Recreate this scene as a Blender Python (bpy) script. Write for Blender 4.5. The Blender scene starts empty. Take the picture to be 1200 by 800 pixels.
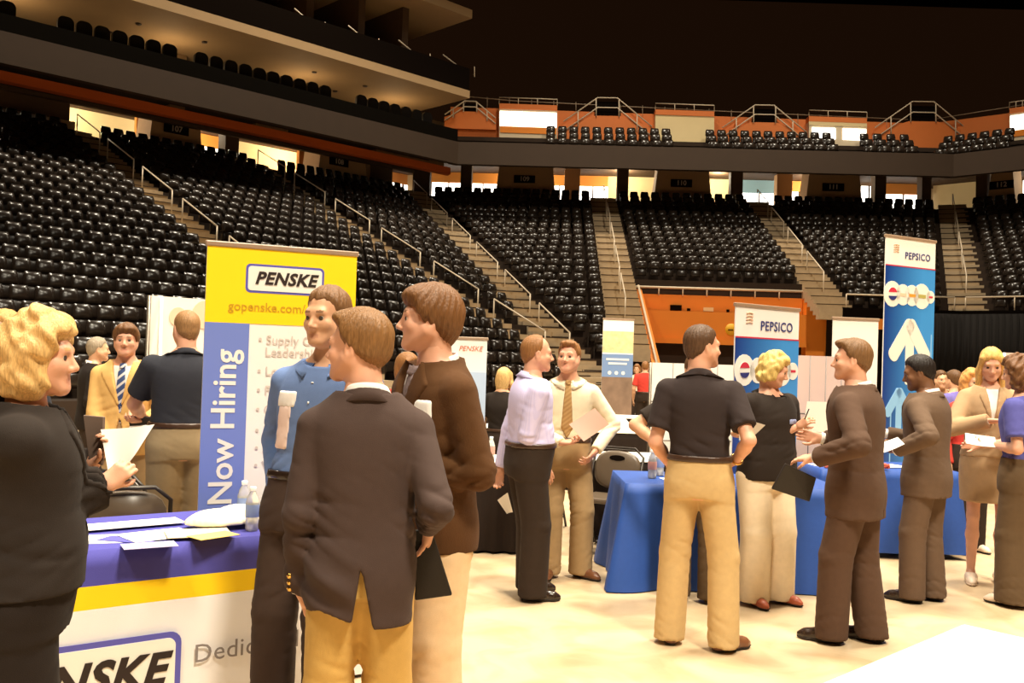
import bpy, bmesh, math, random
import numpy as np
from mathutils import Vector, Matrix
random.seed(7)
rng = np.random.default_rng(7)
SC = bpy.context.scene
COL = SC.collection
R = math.radians

# ------------------------------------------------------------------ camera
F_PX, CAM_H, ROLL = 1100.0, 1.62, R(1.84)
PITCH = math.atan(17 / F_PX)
cam_data = bpy.data.cameras.new('camera')
cam = bpy.data.objects.new('camera', cam_data); COL.objects.link(cam)
cam_data.sensor_fit = 'HORIZONTAL'; cam_data.sensor_width = 36.0
cam_data.lens = 36.0 * F_PX / 1200.0
cam_data.clip_start = 0.05; cam_data.clip_end = 300
_fwd = Vector((0, math.cos(PITCH), math.sin(PITCH))); _up = Vector((0, -math.sin(PITCH), math.cos(PITCH))); _rt = Vector((1, 0, 0))
_c, _s = math.cos(ROLL), math.sin(ROLL)
_rr = _rt * _c + _up * _s      # the picture leans clockwise: the camera itself is rolled the other way
_uu = _up * _c - _rt * _s
cam.matrix_world = Matrix(((_rr.x, _uu.x, -_fwd.x, 0), (_rr.y, _uu.y, -_fwd.y, 0), (_rr.z, _uu.z, -_fwd.z, CAM_H), (0, 0, 0, 1)))
SC.camera = cam

def ray(px, py):
    dx, dy = px - 600, py - 400
    u = dx * _c + dy * _s; v = -dx * _s + dy * _c
    return np.array([u / F_PX, math.cos(PITCH) + v / F_PX * math.sin(PITCH), math.sin(PITCH) - v / F_PX * math.cos(PITCH)])
def at(px, py, Y):
    d = ray(px, py); return np.array([0, 0, CAM_H]) + d * (Y / d[1])
def atz(px, py, z):
    d = ray(px, py); return np.array([0, 0, CAM_H]) + d * ((z - CAM_H) / d[2])

# ------------------------------------------------------------------ world, lamps, exposure
w = bpy.data.worlds.new('arena_air'); SC.world = w; w.use_nodes = True
w.node_tree.nodes['Background'].inputs[0].default_value = (0.030, 0.012, 0.0045, 1)
w.node_tree.nodes['Background'].inputs[1].default_value = 0.25
SC.view_settings.view_transform = 'Standard'; SC.view_settings.look = 'None'
SC.view_settings.gamma = 1.0; SC.view_settings.use_curve_mapping = False
SC.view_settings.exposure = 0.22

WARM = (1.0, 0.89, 0.70)
def flood(x, y, z, tx, ty, power, size=1.2, cone=95, color=WARM):
    l = bpy.data.lights.new('arena_floodlight', 'SPOT'); l.energy = power; l.color = color
    l.shadow_soft_size = size; l.spot_size = R(cone); l.spot_blend = 0.9
    o = bpy.data.objects.new('arena_floodlight', l); COL.objects.link(o); o.location = (x, y, z)
    o.rotation_euler = Vector((tx - x, ty - y, -z)).to_track_quat('-Z', 'Y').to_euler()
for a in ((0, 7, 21, 0, 7, 21000, 2.0, 110), (9, 11, 21, 5, 11, 19000, 1.6, 105), (6, -5, 19, 2, 5, 21000, 1.6, 90), (-5, -6, 19, -2, 4, 8000, 1.6, 90),
          (-15.6, 25, 24, -13, 22, 12000, .7, 120), (-6.4, 34, 24, -4, 31, 12000, .7, 120), (4.0, 38, 24, 4, 35, 9500, .7, 120), (15, 37.7, 24, 15, 34, 9500, .7, 120), (10, 6, 23, 9, 48, 17000, .8, 60)):
    flood(*a)

# ------------------------------------------------------------------ materials
_M = {}
def mat(name, col, rough=0.6, spec=0.3, metal=0.0, bump=0.0, bscale=200.0, var=0.0, vscale=8.0, emit=None, estr=0.0, sheen=0.0, sss=0.0, coat=0.0, stretch=None, alpha=None, trans=0.0):
    if name in _M: return _M[name]
    m = bpy.data.materials.new(name); m.use_nodes = True; nt = m.node_tree; b = nt.nodes['Principled BSDF']
    b.inputs['Base Color'].default_value = (*col, 1); b.inputs['Roughness'].default_value = rough
    b.inputs['Specular IOR Level'].default_value = spec; b.inputs['Metallic'].default_value = metal
    b.inputs['Sheen Weight'].default_value = sheen; b.inputs['Coat Weight'].default_value = coat
    if sss:
        b.inputs['Subsurface Weight'].default_value = sss; b.inputs['Subsurface Radius'].default_value = (1, .35, .2); b.inputs['Subsurface Scale'].default_value = .01
    if trans: b.inputs['Transmission Weight'].default_value = trans
    if alpha is not None: b.inputs['Alpha'].default_value = alpha
    if emit: b.inputs['Emission Color'].default_value = (*emit, 1); b.inputs['Emission Strength'].default_value = estr
    tc = nt.nodes.new('ShaderNodeTexCoord'); src = tc.outputs['Object']
    if stretch:
        mp = nt.nodes.new('ShaderNodeMapping'); mp.inputs['Scale'].default_value = stretch; nt.links.new(src, mp.inputs[0]); src = mp.outputs[0]
    if var:
        n = nt.nodes.new('ShaderNodeTexNoise'); n.inputs['Scale'].default_value = vscale; n.inputs['Detail'].default_value = 4
        nt.links.new(src, n.inputs['Vector'])
        mx = nt.nodes.new('ShaderNodeMix'); mx.data_type = 'RGBA'
        mx.inputs['A'].default_value = (*[c * (1 - var) for c in col], 1); mx.inputs['B'].default_value = (*[min(1, c * (1 + var)) for c in col], 1)
        nt.links.new(n.outputs['Fac'], mx.inputs['Factor']); nt.links.new(mx.outputs['Result'], b.inputs['Base Color'])
    if bump:
        n2 = nt.nodes.new('ShaderNodeTexNoise'); n2.inputs['Scale'].default_value = bscale; n2.inputs['Detail'].default_value = 3
        nt.links.new(src, n2.inputs['Vector'])
        bp = nt.nodes.new('ShaderNodeBump'); bp.inputs['Strength'].default_value = bump; bp.inputs['Distance'].default_value = .004
        nt.links.new(n2.outputs['Fac'], bp.inputs['Height']); nt.links.new(bp.outputs[0], b.inputs['Normal'])
    _M[name] = m; return m
def cloth(name, col, rough=.85, **k):
    d = dict(spec=.15, bump=.25, bscale=420, var=.10, vscale=30, sheen=.02); d.update(k)
    return mat(name, col, rough, **d)
def striped(name, c1, c2, freq, axis=0, thr=.5, slant=0.0):
    if name in _M: return _M[name]
    m = cloth(name, c1); nt = m.node_tree; b = nt.nodes['Principled BSDF']
    tc = nt.nodes.new('ShaderNodeTexCoord'); sp = nt.nodes.new('ShaderNodeSeparateXYZ'); nt.links.new(tc.outputs['Object'], sp.inputs[0])
    a = nt.nodes.new('ShaderNodeMath'); a.operation = 'MULTIPLY_ADD'; a.inputs[1].default_value = slant
    nt.links.new(sp.outputs[0], a.inputs[0]); nt.links.new(sp.outputs[axis], a.inputs[2])
    f = nt.nodes.new('ShaderNodeMath'); f.operation = 'MULTIPLY'; f.inputs[1].default_value = freq; nt.links.new(a.outputs[0], f.inputs[0])
    fr = nt.nodes.new('ShaderNodeMath'); fr.operation = 'FRACT'; nt.links.new(f.outputs[0], fr.inputs[0])
    lt = nt.nodes.new('ShaderNodeMath'); lt.operation = 'LESS_THAN'; lt.inputs[1].default_value = thr; nt.links.new(fr.outputs[0], lt.inputs[0])
    mx = nt.nodes.new('ShaderNodeMix'); mx.data_type = 'RGBA'; mx.inputs['A'].default_value = (*c1, 1); mx.inputs['B'].default_value = (*c2, 1)
    nt.links.new(lt.outputs[0], mx.inputs['Factor']); nt.links.new(mx.outputs['Result'], b.inputs['Base Color'])
    return m

# ------------------------------------------------------------------ object helpers
def tag(o, label=None, cat=None, group=None, kind=None):
    if label: o['label'] = label
    if cat: o['category'] = cat
    if group: o['group'] = group
    if kind: o['kind'] = kind
    return o
def empty(name, loc=(0, 0, 0), rz=0.0):
    o = bpy.data.objects.new(name, None); COL.objects.link(o); o.location = loc; o.rotation_euler = (0, 0, rz); return o
def link(name, me, parent=None, loc=None, rot=None):
    o = bpy.data.objects.new(name, me); COL.objects.link(o)
    if parent: o.parent = parent
    if loc is not None: o.location = loc
    if rot is not None: o.rotation_euler = rot
    return o
def mesh_np(name, V, Fq, mats, smooth=True, midx=None):
    V = np.asarray(V, dtype=np.float32); Fq = np.asarray(Fq, dtype=np.int32)
    me = bpy.data.meshes.new(name); nf, k = Fq.shape
    me.vertices.add(len(V)); me.vertices.foreach_set('co', V.ravel())
    me.loops.add(nf * k); me.loops.foreach_set('vertex_index', Fq.ravel())
    me.polygons.add(nf); me.polygons.foreach_set('loop_start', np.arange(0, nf * k, k, dtype=np.int32))
    if midx is not None: me.polygons.foreach_set('material_index', np.asarray(midx, dtype=np.int32))
    me.polygons.foreach_set('use_smooth', np.full(nf, smooth, dtype=bool))
    for m in mats: me.materials.append(m)
    me.update(calc_edges=True); return me
class MB:
    """collects boxes, tubes, prisms and lathes; build() links them as one mesh object"""
    def __init__(s): s.v = []; s.f = []; s.sm = []
    def add(s, v, f, sm=False):
        b = len(s.v); s.v += [tuple(x) for x in v]; s.f += [tuple(i + b for i in q) for q in f]; s.sm += [sm] * len(f); return s
    def box(s, c, d, M=None, bev=0.0):
        bm = bmesh.new(); bmesh.ops.create_cube(bm, size=1.0); bmesh.ops.scale(bm, vec=d, verts=bm.verts)
        if bev: bmesh.ops.bevel(bm, geom=list(bm.edges), offset=bev, segments=2, affect='EDGES', profile=.5)
        bm.verts.ensure_lookup_table(); bm.verts.index_update()
        T = Matrix.Translation(c) @ (M.to_4x4() if M else Matrix())
        s.add([T @ v.co for v in bm.verts], [[v.index for v in f.verts] for f in bm.faces], False); bm.free(); return s
    def quad(s, a, b, c, d): return s.add([a, b, c, d], [(0, 1, 2, 3)])
    def hexa(s, b4, t4):
        return s.add(list(b4) + list(t4), [(3, 2, 1, 0), (4, 5, 6, 7), (0, 1, 5, 4), (1, 2, 6, 5), (2, 3, 7, 6), (3, 0, 4, 7)])
    def tube(s, pts, r, n=8, closed=False):
        P = [Vector(p) for p in pts]; V = []; L = len(P)
        for i, p in enumerate(P):
            if closed: t = (P[(i + 1) % L] - P[i - 1]).normalized()
            else: t = (P[min(i + 1, L - 1)] - P[max(i - 1, 0)]).normalized()
            a = t.cross(Vector((0, 0, 1)) if abs(t.z) < .95 else Vector((1, 0, 0))).normalized(); b = t.cross(a)
            rr = r[i] if isinstance(r, (list, tuple)) else r
            V += [p + a * (rr * math.cos(2 * math.pi * k / n)) + b * (rr * math.sin(2 * math.pi * k / n)) for k in range(n)]
        Fc = []
        for i in range(L if closed else L - 1):
            j = (i + 1) % L
            Fc += [(i * n + k, i * n + (k + 1) % n, j * n + (k + 1) % n, j * n + k) for k in range(n)]
        if not closed: Fc += [tuple(reversed(range(n))), tuple((L - 1) * n + k for k in range(n))]
        return s.add(V, Fc, True)
    def lathe(s, prof, n=16, c=(0, 0, 0)):
        V = []; Fc = []
        for (r, z) in prof: V += [(c[0] + r * math.cos(2 * math.pi * k / n), c[1] + r * math.sin(2 * math.pi * k / n), c[2] + z) for k in range(n)]
        for i in range(len(prof) - 1): Fc += [(i * n + k, i * n + (k + 1) % n, (i + 1) * n + (k + 1) % n, (i + 1) * n + k) for k in range(n)]
        return s.add(V, Fc, True)
    def prism(s, poly, axis_d, M=None):
        """poly: 2D points (x,z) extruded along y by axis_d, transformed by M"""
        n = len(poly); V = [Vector((x, 0, z)) for x, z in poly] + [Vector((x, axis_d, z)) for x, z in poly]
        if M: V = [M @ v for v in V]
        return s.add(V, [tuple(range(n)), tuple(reversed(range(n, 2 * n)))] + [(i, i + n, (i + 1) % n + n, (i + 1) % n) for i in range(n)])
    def mesh(s, name, m):
        me = bpy.data.meshes.new(name); me.from_pydata(s.v, [], s.f); me.polygons.foreach_set('use_smooth', s.sm)
        for x in (m if isinstance(m, (list, tuple)) else [m]): me.materials.append(x)
        bm = bmesh.new(); bm.from_mesh(me); bmesh.ops.recalc_face_normals(bm, faces=bm.faces); bm.to_mesh(me); bm.free()
        me.update(); return me
    def build(s, name, m, parent=None, loc=None, rot=None): return link(name, s.mesh(name, m), parent, loc, rot)
def text_mesh(body, size, m, extrude=.001, shear=0.0, bold=0.0, spacing=1.0, align='CENTER'):
    cu = bpy.data.curves.new('lettering', 'FONT'); cu.body = body; cu.size = size; cu.extrude = extrude; cu.shear = shear; cu.offset = bold
    cu.space_character = spacing; cu.align_x = align; cu.align_y = 'CENTER'; cu.resolution_u = 3
    o = bpy.data.objects.new('lettering', cu); COL.objects.link(o); bpy.context.view_layer.update()
    me = bpy.data.meshes.new_from_object(o.evaluated_get(bpy.context.evaluated_depsgraph_get()))
    bpy.data.objects.remove(o); bpy.data.curves.remove(cu)
    me.materials.clear(); me.materials.append(m); return me
def copy_tree(o, parent=None):
    c = o.copy(); COL.objects.link(c)
    if parent: c.parent = parent
    for ch in list(o.children): copy_tree(ch, c)
    return c

# ------------------------------------------------------------------ implicit surfaces (for people, clothes, hair, shoes)
V3 = lambda *a: np.array(a, dtype=np.float64)
def unit(v): v = np.asarray(v, float); return v / (np.linalg.norm(v) + 1e-12)
class Field:
    def __init__(s, lo, hi, h):
        s.lo = np.asarray(lo, float); s.h = h
        s.n = np.maximum(4, np.ceil((np.asarray(hi, float) - s.lo) / h).astype(int) + 1)
        s.v = np.full(s.n, .5, dtype=np.float32)
    def axes(s, sl): return [(s.lo[i] + s.h * np.arange(sl[i].start, sl[i].stop)).astype(np.float32) for i in range(3)]
    def sub(s, lo, hi):
        a = np.clip(np.floor((np.asarray(lo) - s.lo) / s.h).astype(int), 0, s.n - 1)
        b = np.clip(np.ceil((np.asarray(hi) - s.lo) / s.h).astype(int) + 1, 1, s.n)
        if np.any(b <= a): return None, None
        sl = tuple(slice(int(a[i]), int(b[i])) for i in range(3)); x, y, z = s.axes(sl)
        return sl, (x[:, None, None], y[None, :, None], z[None, None, :])
    def union(s, sl, d, k):
        v = s.v[sl]
        if k > 0:
            h = np.clip(.5 + .5 * (v - d) / k, 0, 1); v[...] = v * (1 - h) + d * h - k * h * (1 - h)
        else: np.minimum(v, d, out=v)
    def carve(s, sl, d, k=0.0):
        v = s.v[sl]; d = -d
        if k > 0:
            h = np.clip(.5 - .5 * (v - d) / k, 0, 1); v[...] = v * (1 - h) + d * h + k * h * (1 - h)
        else: np.maximum(v, d, out=v)
    def cone(s, a, b, ra, rb, k=.02, flat=None, plane=None, neg=False):
        a = np.asarray(a, float); b = np.asarray(b, float); m = max(ra, rb) + k + 2 * s.h + .01
        sl, g = s.sub(np.minimum(a, b) - m, np.maximum(a, b) + m)
        if sl is None: return s
        x, y, z = g; ba = b - a; L = float(ba @ ba) + 1e-12
        t = np.clip(((x - a[0]) * ba[0] + (y - a[1]) * ba[1] + (z - a[2]) * ba[2]) / L, 0, 1)
        qx, qy, qz = x - a[0] - t * ba[0], y - a[1] - t * ba[1], z - a[2] - t * ba[2]
        if flat is not None:
            ax, fac = flat; e = (qx * ax[0] + qy * ax[1] + qz * ax[2]) * (fac - 1)
            qx, qy, qz = qx + ax[0] * e, qy + ax[1] * e, qz + ax[2] * e
        d = np.sqrt(qx * qx + qy * qy + qz * qz) - (ra + (rb - ra) * t)
        if plane is not None:
            p, n = plane; d = np.maximum(d, (x - p[0]) * n[0] + (y - p[1]) * n[1] + (z - p[2]) * n[2])
        (s.carve if neg else s.union)(sl, d, k); return s
    def ell(s, c, r, k=.02, M=None, neg=False):
        """ellipsoid: radii r along the rows of M"""
        c = np.asarray(c, float); r = np.asarray(r, float); M = np.eye(3) if M is None else np.asarray(M, float); m = r.max() + k + 2 * s.h
        sl, g = s.sub(c - m, c + m)
        if sl is None: return s
        x, y, z = g; q = 0; q2 = 0
        for i in range(3):
            e = (x - c[0]) * M[i, 0] + (y - c[1]) * M[i, 1] + (z - c[2]) * M[i, 2]; q = q + (e / r[i]) ** 2; q2 = q2 + (e / r[i] ** 2) ** 2
        k0 = np.sqrt(q); d = k0 * (k0 - 1) / np.maximum(np.sqrt(q2), 1e-6)
        (s.carve if neg else s.union)(sl, d, k); return s
    def loft(s, T, off, zlo, zhi, k=.02, expo=2.4, front=0.0):
        """T = dict of z, cx, cy, a, b, ang arrays: cross-sections stacked along z"""
        m = .04 + off + k; r = max(T['a'].max(), T['b'].max()) + m
        sl, g = s.sub((T['cx'].min() - r, T['cy'].min() - r, zlo - m), (T['cx'].max() + r, T['cy'].max() + r, zhi + m))
        x, y, z = g; zz = z[0, 0]
        I = lambda n: np.interp(zz, T['z'], T[n]).astype(np.float32)[None, None, :]
        cx, cy, a, b, an = I('cx'), I('cy'), I('a') + off, I('b') + off, I('ang')
        ca, sa = np.cos(an), np.sin(an); dx, dy = x - cx, y - cy
        u = np.abs(dx * ca + dy * sa) / a; v = np.abs(-dx * sa + dy * ca) / b
        q = (u ** expo + v ** expo) ** (1 / expo); d = (q - 1) * np.minimum(a, b)
        d = np.maximum(d, np.maximum(zlo - z, z - zhi)); s.union(sl, d, k); return s
    def grid(s): 
        x, y, z = s.axes(tuple(slice(0, int(n)) for n in s.n)); return x[:, None, None], y[None, :, None], z[None, None, :]
    def folds(s, amp, kx, ky, kz, ph=0.0, wob=1.1, where=None):
        """cloth folds: rounded ridges with narrower valleys, at two sizes, broken up by a slow drift"""
        x, y, z = s.grid(); dr = np.sin(x * 11.1 + y * 8.3 + z * 5.1 + ph * 2)
        a = np.abs(np.sin((x * kx + y * ky + z * kz) * .75 + ph + wob * dr)); b = np.abs(np.sin((x * ky - y * kx) * 1.6 + z * kz * 1.25 + ph * 3 - wob * 1.3 * dr))
        msk = .5 + .5 * np.sin(x * 17.3 - z * 9.1 + ph * 5 + 1.5 * np.sin(z * 13.7 + y * 9)); w = ((1 - a) ** 2 * 1.3 + (1 - b) ** 2 * .7 - .45) * msk * .85
        s.v += (amp * w * (1 if where is None else where(x, y, z))).astype(np.float32); return s
    def surface(s):
        v = s.v; n = v.shape; ins = v < 0
        cnt = np.zeros([k - 1 for k in n], np.int16); C = {}
        for dx in (0, 1):
            for dy in (0, 1):
                for dz in (0, 1): cnt += ins[dx:n[0] - 1 + dx, dy:n[1] - 1 + dy, dz:n[2] - 1 + dz]
        act = (cnt > 0) & (cnt < 8); ci = np.argwhere(act)
        if len(ci) == 0: return None, None
        idx = np.full(act.shape, -1, np.int32); idx[act] = np.arange(len(ci))
        acc = np.zeros((len(ci), 3)); num = np.zeros(len(ci))
        corners = [(a, b, c) for a in (0, 1) for b in (0, 1) for c in (0, 1)]
        for a in corners:
            for ax in range(3):
                if a[ax]: continue
                b = list(a); b[ax] = 1
                va = v[ci[:, 0] + a[0], ci[:, 1] + a[1], ci[:, 2] + a[2]]; vb = v[ci[:, 0] + b[0], ci[:, 1] + b[1], ci[:, 2] + b[2]]
                x = (va < 0) != (vb < 0); t = np.where(x, va / np.where(x, va - vb, 1), 0)
                p = np.tile(np.array(a, float), (len(ci), 1)); p[:, ax] = t
                acc[x] += p[x]; num += x
        P = (ci + acc / num[:, None]) * s.h + s.lo
        Q = []
        for ax in range(3):
            o1, o2 = (ax + 1) % 3, (ax + 2) % 3
            sl0 = [slice(1, -1)] * 3; sl1 = [slice(1, -1)] * 3; sl0[ax] = slice(0, -1); sl1[ax] = slice(1, None)
            A, B = ins[tuple(sl0)], ins[tuple(sl1)]
            for flip, m in ((False, A & ~B), (True, ~A & B)):
                e = np.argwhere(m)
                if len(e) == 0: continue
                e = e + np.array([0 if i == ax else 1 for i in range(3)])
                def cell(d1, d2):
                    c = e.copy(); c[:, o1] += d1; c[:, o2] += d2; return idx[c[:, 0], c[:, 1], c[:, 2]]
                q = np.stack([cell(-1, -1), cell(0, -1), cell(0, 0), cell(-1, 0)], 1)
                Q.append(q[:, ::-1] if flip else q)
        Q = np.concatenate(Q); Q = Q[(Q >= 0).all(1)]
        return P, Q
    def build(s, name, mats, parent=None, midx=None):
        P, Q = s.surface()
        if P is None: return None
        mi = midx(P[Q].mean(1)) if midx else None
        return link(name, mesh_np(name, P, Q, mats if isinstance(mats, list) else [mats], True, mi), parent)
    def at(s, p):
        i = np.clip(np.round((np.asarray(p) - s.lo) / s.h).astype(int), 0, s.n - 1); return float(s.v[i[0], i[1], i[2]])
    def copy(s):
        o = Field.__new__(Field); o.lo, o.h, o.n, o.v = s.lo, s.h, s.n, s.v.copy(); return o
    def shell(s, off, region):
        """a thin piece lying on this surface where region(x, y, z) < 0"""
        o = s.copy(); o.v = np.maximum(o.v - off, region(*s.grid()).astype(np.float32)); return o
def clip_lo_hi(pts, m): P = np.array(pts); return P.min(0) - m, P.max(0) + m
def poly_region(poly, axes='xz'):
    """signed 2D distance-like function of a convex polygon"""
    P = np.array(poly, float); c = P.mean(0)
    def fn(u, v):
        d = None
        for i in range(len(P)):
            a, b = P[i], P[(i + 1) % len(P)]; n = unit((b[1] - a[1], -(b[0] - a[0])))
            if n @ (c - a) > 0: n = -n
            e = (u - a[0]) * n[0] + (v - a[1]) * n[1]; d = e if d is None else np.maximum(d, e)
        return d
    return fn
def bend(a, c, l1, l2, hint):
    a, c = np.asarray(a, float), np.asarray(c, float); d = c - a; L = np.linalg.norm(d)
    if L > (l1 + l2) * .999: c = a + d / L * (l1 + l2) * .999; d = c - a; L = np.linalg.norm(d)
    t = (l1 * l1 - l2 * l2 + L * L) / (2 * L); h = math.sqrt(max(l1 * l1 - t * t, 0)); u = d / L
    n = np.asarray(hint, float); n = unit(n - u * (n @ u)); return a + u * t + n * h, c

# ------------------------------------------------------------------ people
SKIN = dict(fair=(.62, .34, .20), pink=(.66, .34, .22), tan=(.50, .26, .14), brown=(.17, .075, .035))
LIP = dict(fair=(.55, .27, .17), pink=(.58, .26, .17), tan=(.38, .16, .10), brown=(.12, .045, .028))
def skin_mats(tone, browcol):
    return [mat('skin_' + tone, SKIN[tone], .48, .35, bump=.08, bscale=260, var=.10, vscale=22, sss=.06), mat('lip_' + tone, LIP[tone], .42, .4),
            mat('brow_%.2f_%s' % (browcol[0], tone), tuple(c * .6 + k_ * .25 for c, k_ in zip(browcol, SKIN[tone])), .8), mat('eye_white', (.50, .44, .38), .2, .5), mat('eye_iris', (.06, .04, .03), .15, .6)]
TORSO = {
 'm': dict(z=[.78, .86, .93, 1.00, 1.08, 1.18, 1.28, 1.36, 1.42, 1.47, 1.52], a=[.150, .165, .166, .158, .150, .158, .172, .176, .150, .085, .060], b=[.105, .118, .116, .108, .104, .110, .116, .112, .095, .070, .060]),
 'f': dict(z=[.78, .86, .93, 1.00, 1.08, 1.18, 1.28, 1.36, 1.42, 1.47, 1.52], a=[.160, .176, .172, .152, .136, .144, .156, .156, .132, .070, .050], b=[.112, .122, .116, .102, .094, .108, .124, .108, .085, .058, .050])}

def finger_chain(o, d, n, s, L, r, curl, F, k=.006):
    """three bones curling from direction d towards the palm side n"""
    p = np.asarray(o, float); a = curl * .45
    for i, (f, c) in enumerate(((.45, .9), (.32, 1.0), (.23, .7))):
        q = d * math.cos(a) + n * math.sin(a); e = p + q * L * f
        F.cone(p, e, r * (1 - .13 * i), r * (.87 - .13 * i), k=k); p = e; a += curl * c
def hand_mesh(W, d, n, side, curl=.5, sc=1.0, thumb=.35, h=.0042):
    """W wrist, d pointing direction, n the way the palm faces, side +1 right hand, -1 left"""
    d = unit(d); n = unit(np.asarray(n, float) - d * (d @ np.asarray(n, float))); s = np.cross(d, n) * (-side)   # towards the thumb
    F = Field(W - .02 - .21 * sc * np.ones(3), W + .02 + .21 * sc * np.ones(3), h)
    F.cone(W - d * .03, W + d * .015, .026 * sc, .026 * sc, flat=(n, 1.25), k=.01)
    for lat, ln in ((.026, .088), (.009, .092), (-.009, .088), (-.025, .080)):
        F.cone(W + d * .01 + s * lat * .6, W + (d * ln + s * lat) * sc, .0155 * sc, .0115 * sc, k=.012)
    F.cone(W + d * .012 * sc + s * .012, W + (d * .045 + s * .030 + n * .008) * sc, .018 * sc, .015 * sc, k=.012)
    for lat, ln, L, c in ((.027, .088, .072, .85), (.009, .092, .080, 1.0), (-.010, .088, .074, 1.05), (-.027, .080, .058, 1.15)):
        dd = unit(d + s * lat * 1.6); finger_chain(W + (d * ln + s * lat) * sc, dd, n, s, L * sc, .0092 * sc, curl * c, F)
    td = unit(d * .75 + s * .75 + n * (.15 + thumb)); finger_chain(W + (d * .045 + s * .034 + n * .008) * sc, td, unit(-s * .6 + d * .5 + n * .3), s, .066 * sc, .0105 * sc, thumb, F)
    return F.surface()

def build_person(p):
    """p: dict of position, facing (compass: 0 away, 90 picture right, 180 to the camera, 270 picture left), pose and outfit"""
    sx = p.get('sex', 'm'); Ht = p['H']; k = Ht / 1.75; wf = p.get('width', 1.0); res = p.get('res', .011)
    face = R(p['face']); tone = p.get('skin', 'fair'); hc = p['hair'][1]
    loc = np.array([p['pos'][0], p['pos'][1], 0.0])
    fw, rt = V3(math.sin(face), math.cos(face), 0), V3(math.cos(face), -math.sin(face), 0)
    def loc3(P): P = np.asarray(P, float) - loc; return V3(P @ rt, P @ fw, P[2])
    def px(x, y, dy=0.0): return loc3(at(x, y, p['pos'][1] + dy))
    px_ = lambda v: px(*v[1:]) if isinstance(v[0], str) else V3(*v)
    # --- skeleton
    pel = V3(*p.get('pelvis', (0, 0)), .93 * k); ch = pel + V3(*p.get('lean', (0, 0)), 0) + V3(0, 0, .40 * k)
    nk = pel + V3(*(1.35 * np.array(p.get('lean', (0, 0)))), 0) + V3(0, 0, .55 * k)
    tw = R(p.get('twist', 0))    # shoulders turned to the right of the hips
    T = TORSO[sx]; zz_ = np.linspace(T['z'][0], T['z'][-1], 38); sm_ = lambda a: np.convolve(np.pad(np.interp(zz_, T['z'], a), 2, mode='edge'), [.1, .22, .36, .22, .1], 'valid')
    T = dict(z=zz_, a=sm_(T['a']), b=sm_(T['b'])); z = np.array(T['z']) * k
    belly = p.get('belly', 0.0); bz = np.exp(-((z / k - 1.05) / .12) ** 2)
    tt = np.clip((z - pel[2]) / (nk[2] - pel[2]), -.3, 1.1)
    prof = dict(z=z, cx=pel[0] + (nk[0] - pel[0]) * tt, cy=pel[1] + (nk[1] - pel[1]) * tt + belly * bz * .5 + .012 * np.clip(tt, 0, 1), a=np.array(T['a']) * k * wf + belly * bz * .5, b=np.array(T['b']) * k * wf + belly * bz * .6,
                ang=-tw * np.clip(tt, 0, 1))
    shw = (.178 if sx == 'm' else .155) * k * (1 + (wf - 1) * .7); sr = V3(math.cos(tw), -math.sin(tw), 0)
    shz = p.get('shz', 1.382) * k
    cs = V3(np.interp(shz, z, prof['cx']), np.interp(shz, z, prof['cy']), shz)
    S = {1: cs + sr * shw + V3(0, 0, p.get('shrug', {}).get(1, 0)), -1: cs - sr * shw + V3(0, 0, p.get('shrug', {}).get(-1, 0))}
    ua, fa = .295 * k, .262 * k
    arms = {}
    for sd, key in ((1, 'rh'), (-1, 'lh')):
        a = p.get(key, {}); tgt = px_(a['at']) if 'at' in a else S[sd] + V3(sd * .07, .05, -.53 * k)
        E, W = bend(S[sd], tgt, ua, fa, a.get('elbow', (sd * .5, -1, -.3)))
        d = np.array(a.get('dir', unit(W - E))); d = d if 'dir' in a else unit(d)
        arms[sd] = dict(S=S[sd], E=E, W=W, d=unit(d), n=np.array(a.get('palm', (-sd, 0, 0.0))), curl=a.get('curl', .45), show=a.get('show', True), thumb=a.get('thumb', .35), hs=a.get('hs', 1.0))
    legs = {}
    ft = p.get('feet', ((.105, .02, 10), (-.105, -.01, -10)))
    for sd, f in ((1, ft[0]), (-1, ft[1])):
        if isinstance(f[0], str): q = px(f[1], f[2], f[3]); f = (q[0], q[1], f[4])
        Hp = pel + V3(sd * .088 * k * wf, 0, -.02 * k); A = V3(f[0], f[1], .085 * k); tr = R(f[2])
        lg_ = np.linalg.norm(A - Hp) * 1.0035; K, A = bend(Hp, A, .506 * lg_, .494 * lg_, (math.sin(tr), math.cos(tr), 0))
        legs[sd] = dict(H=Hp, K=K, A=A, t=V3(math.sin(tr), math.cos(tr), 0), lift=f[3] if len(f) > 3 else 0)
    # head frame
    hy, hp, hroll = (list(p.get('look', (0, 0))) + [0])[:3]; hy = R(hy); hp = R(hp); hroll = R(hroll)
    hk = p.get('head', 1.0) * (.985 if sx == 'm' else .94) * (.5 + .5 * k)
    hf = V3(math.sin(hy) * math.cos(hp), math.cos(hy) * math.cos(hp), math.sin(hp)); hr = V3(math.cos(hy), -math.sin(hy), 0); hu = np.cross(hr, hf)
    hr, hu = hr * math.cos(hroll) - hu * math.sin(hroll), hu * math.cos(hroll) + hr * math.sin(hroll)
    nb = V3(np.interp(1.46 * k, z, prof['cx']), np.interp(1.46 * k, z, prof['cy']) - .01, 1.46 * k)
    hc0 = nb + V3(0, .035, 0) * 1 + V3(0, 0, 1.0) * (Ht - .128 * hk - 1.46 * k) + hf * .012
    hc0[2] = Ht - .122 * hk
    if 'headoff' in p: hc0 = hc0 + V3(*p['headoff'])
    HM = np.stack([hr, hf, hu])
    hl = lambda *q: hc0 + (V3(*q) * hk) @ HM
    inv = lambda P: ((P - hc0) @ HM.T) / hk
    # --- body: trunk, limbs, head and hands in one mesh
    lo, hi = V3(-.55, -.55, 0), V3(.55, .6, Ht)
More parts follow.
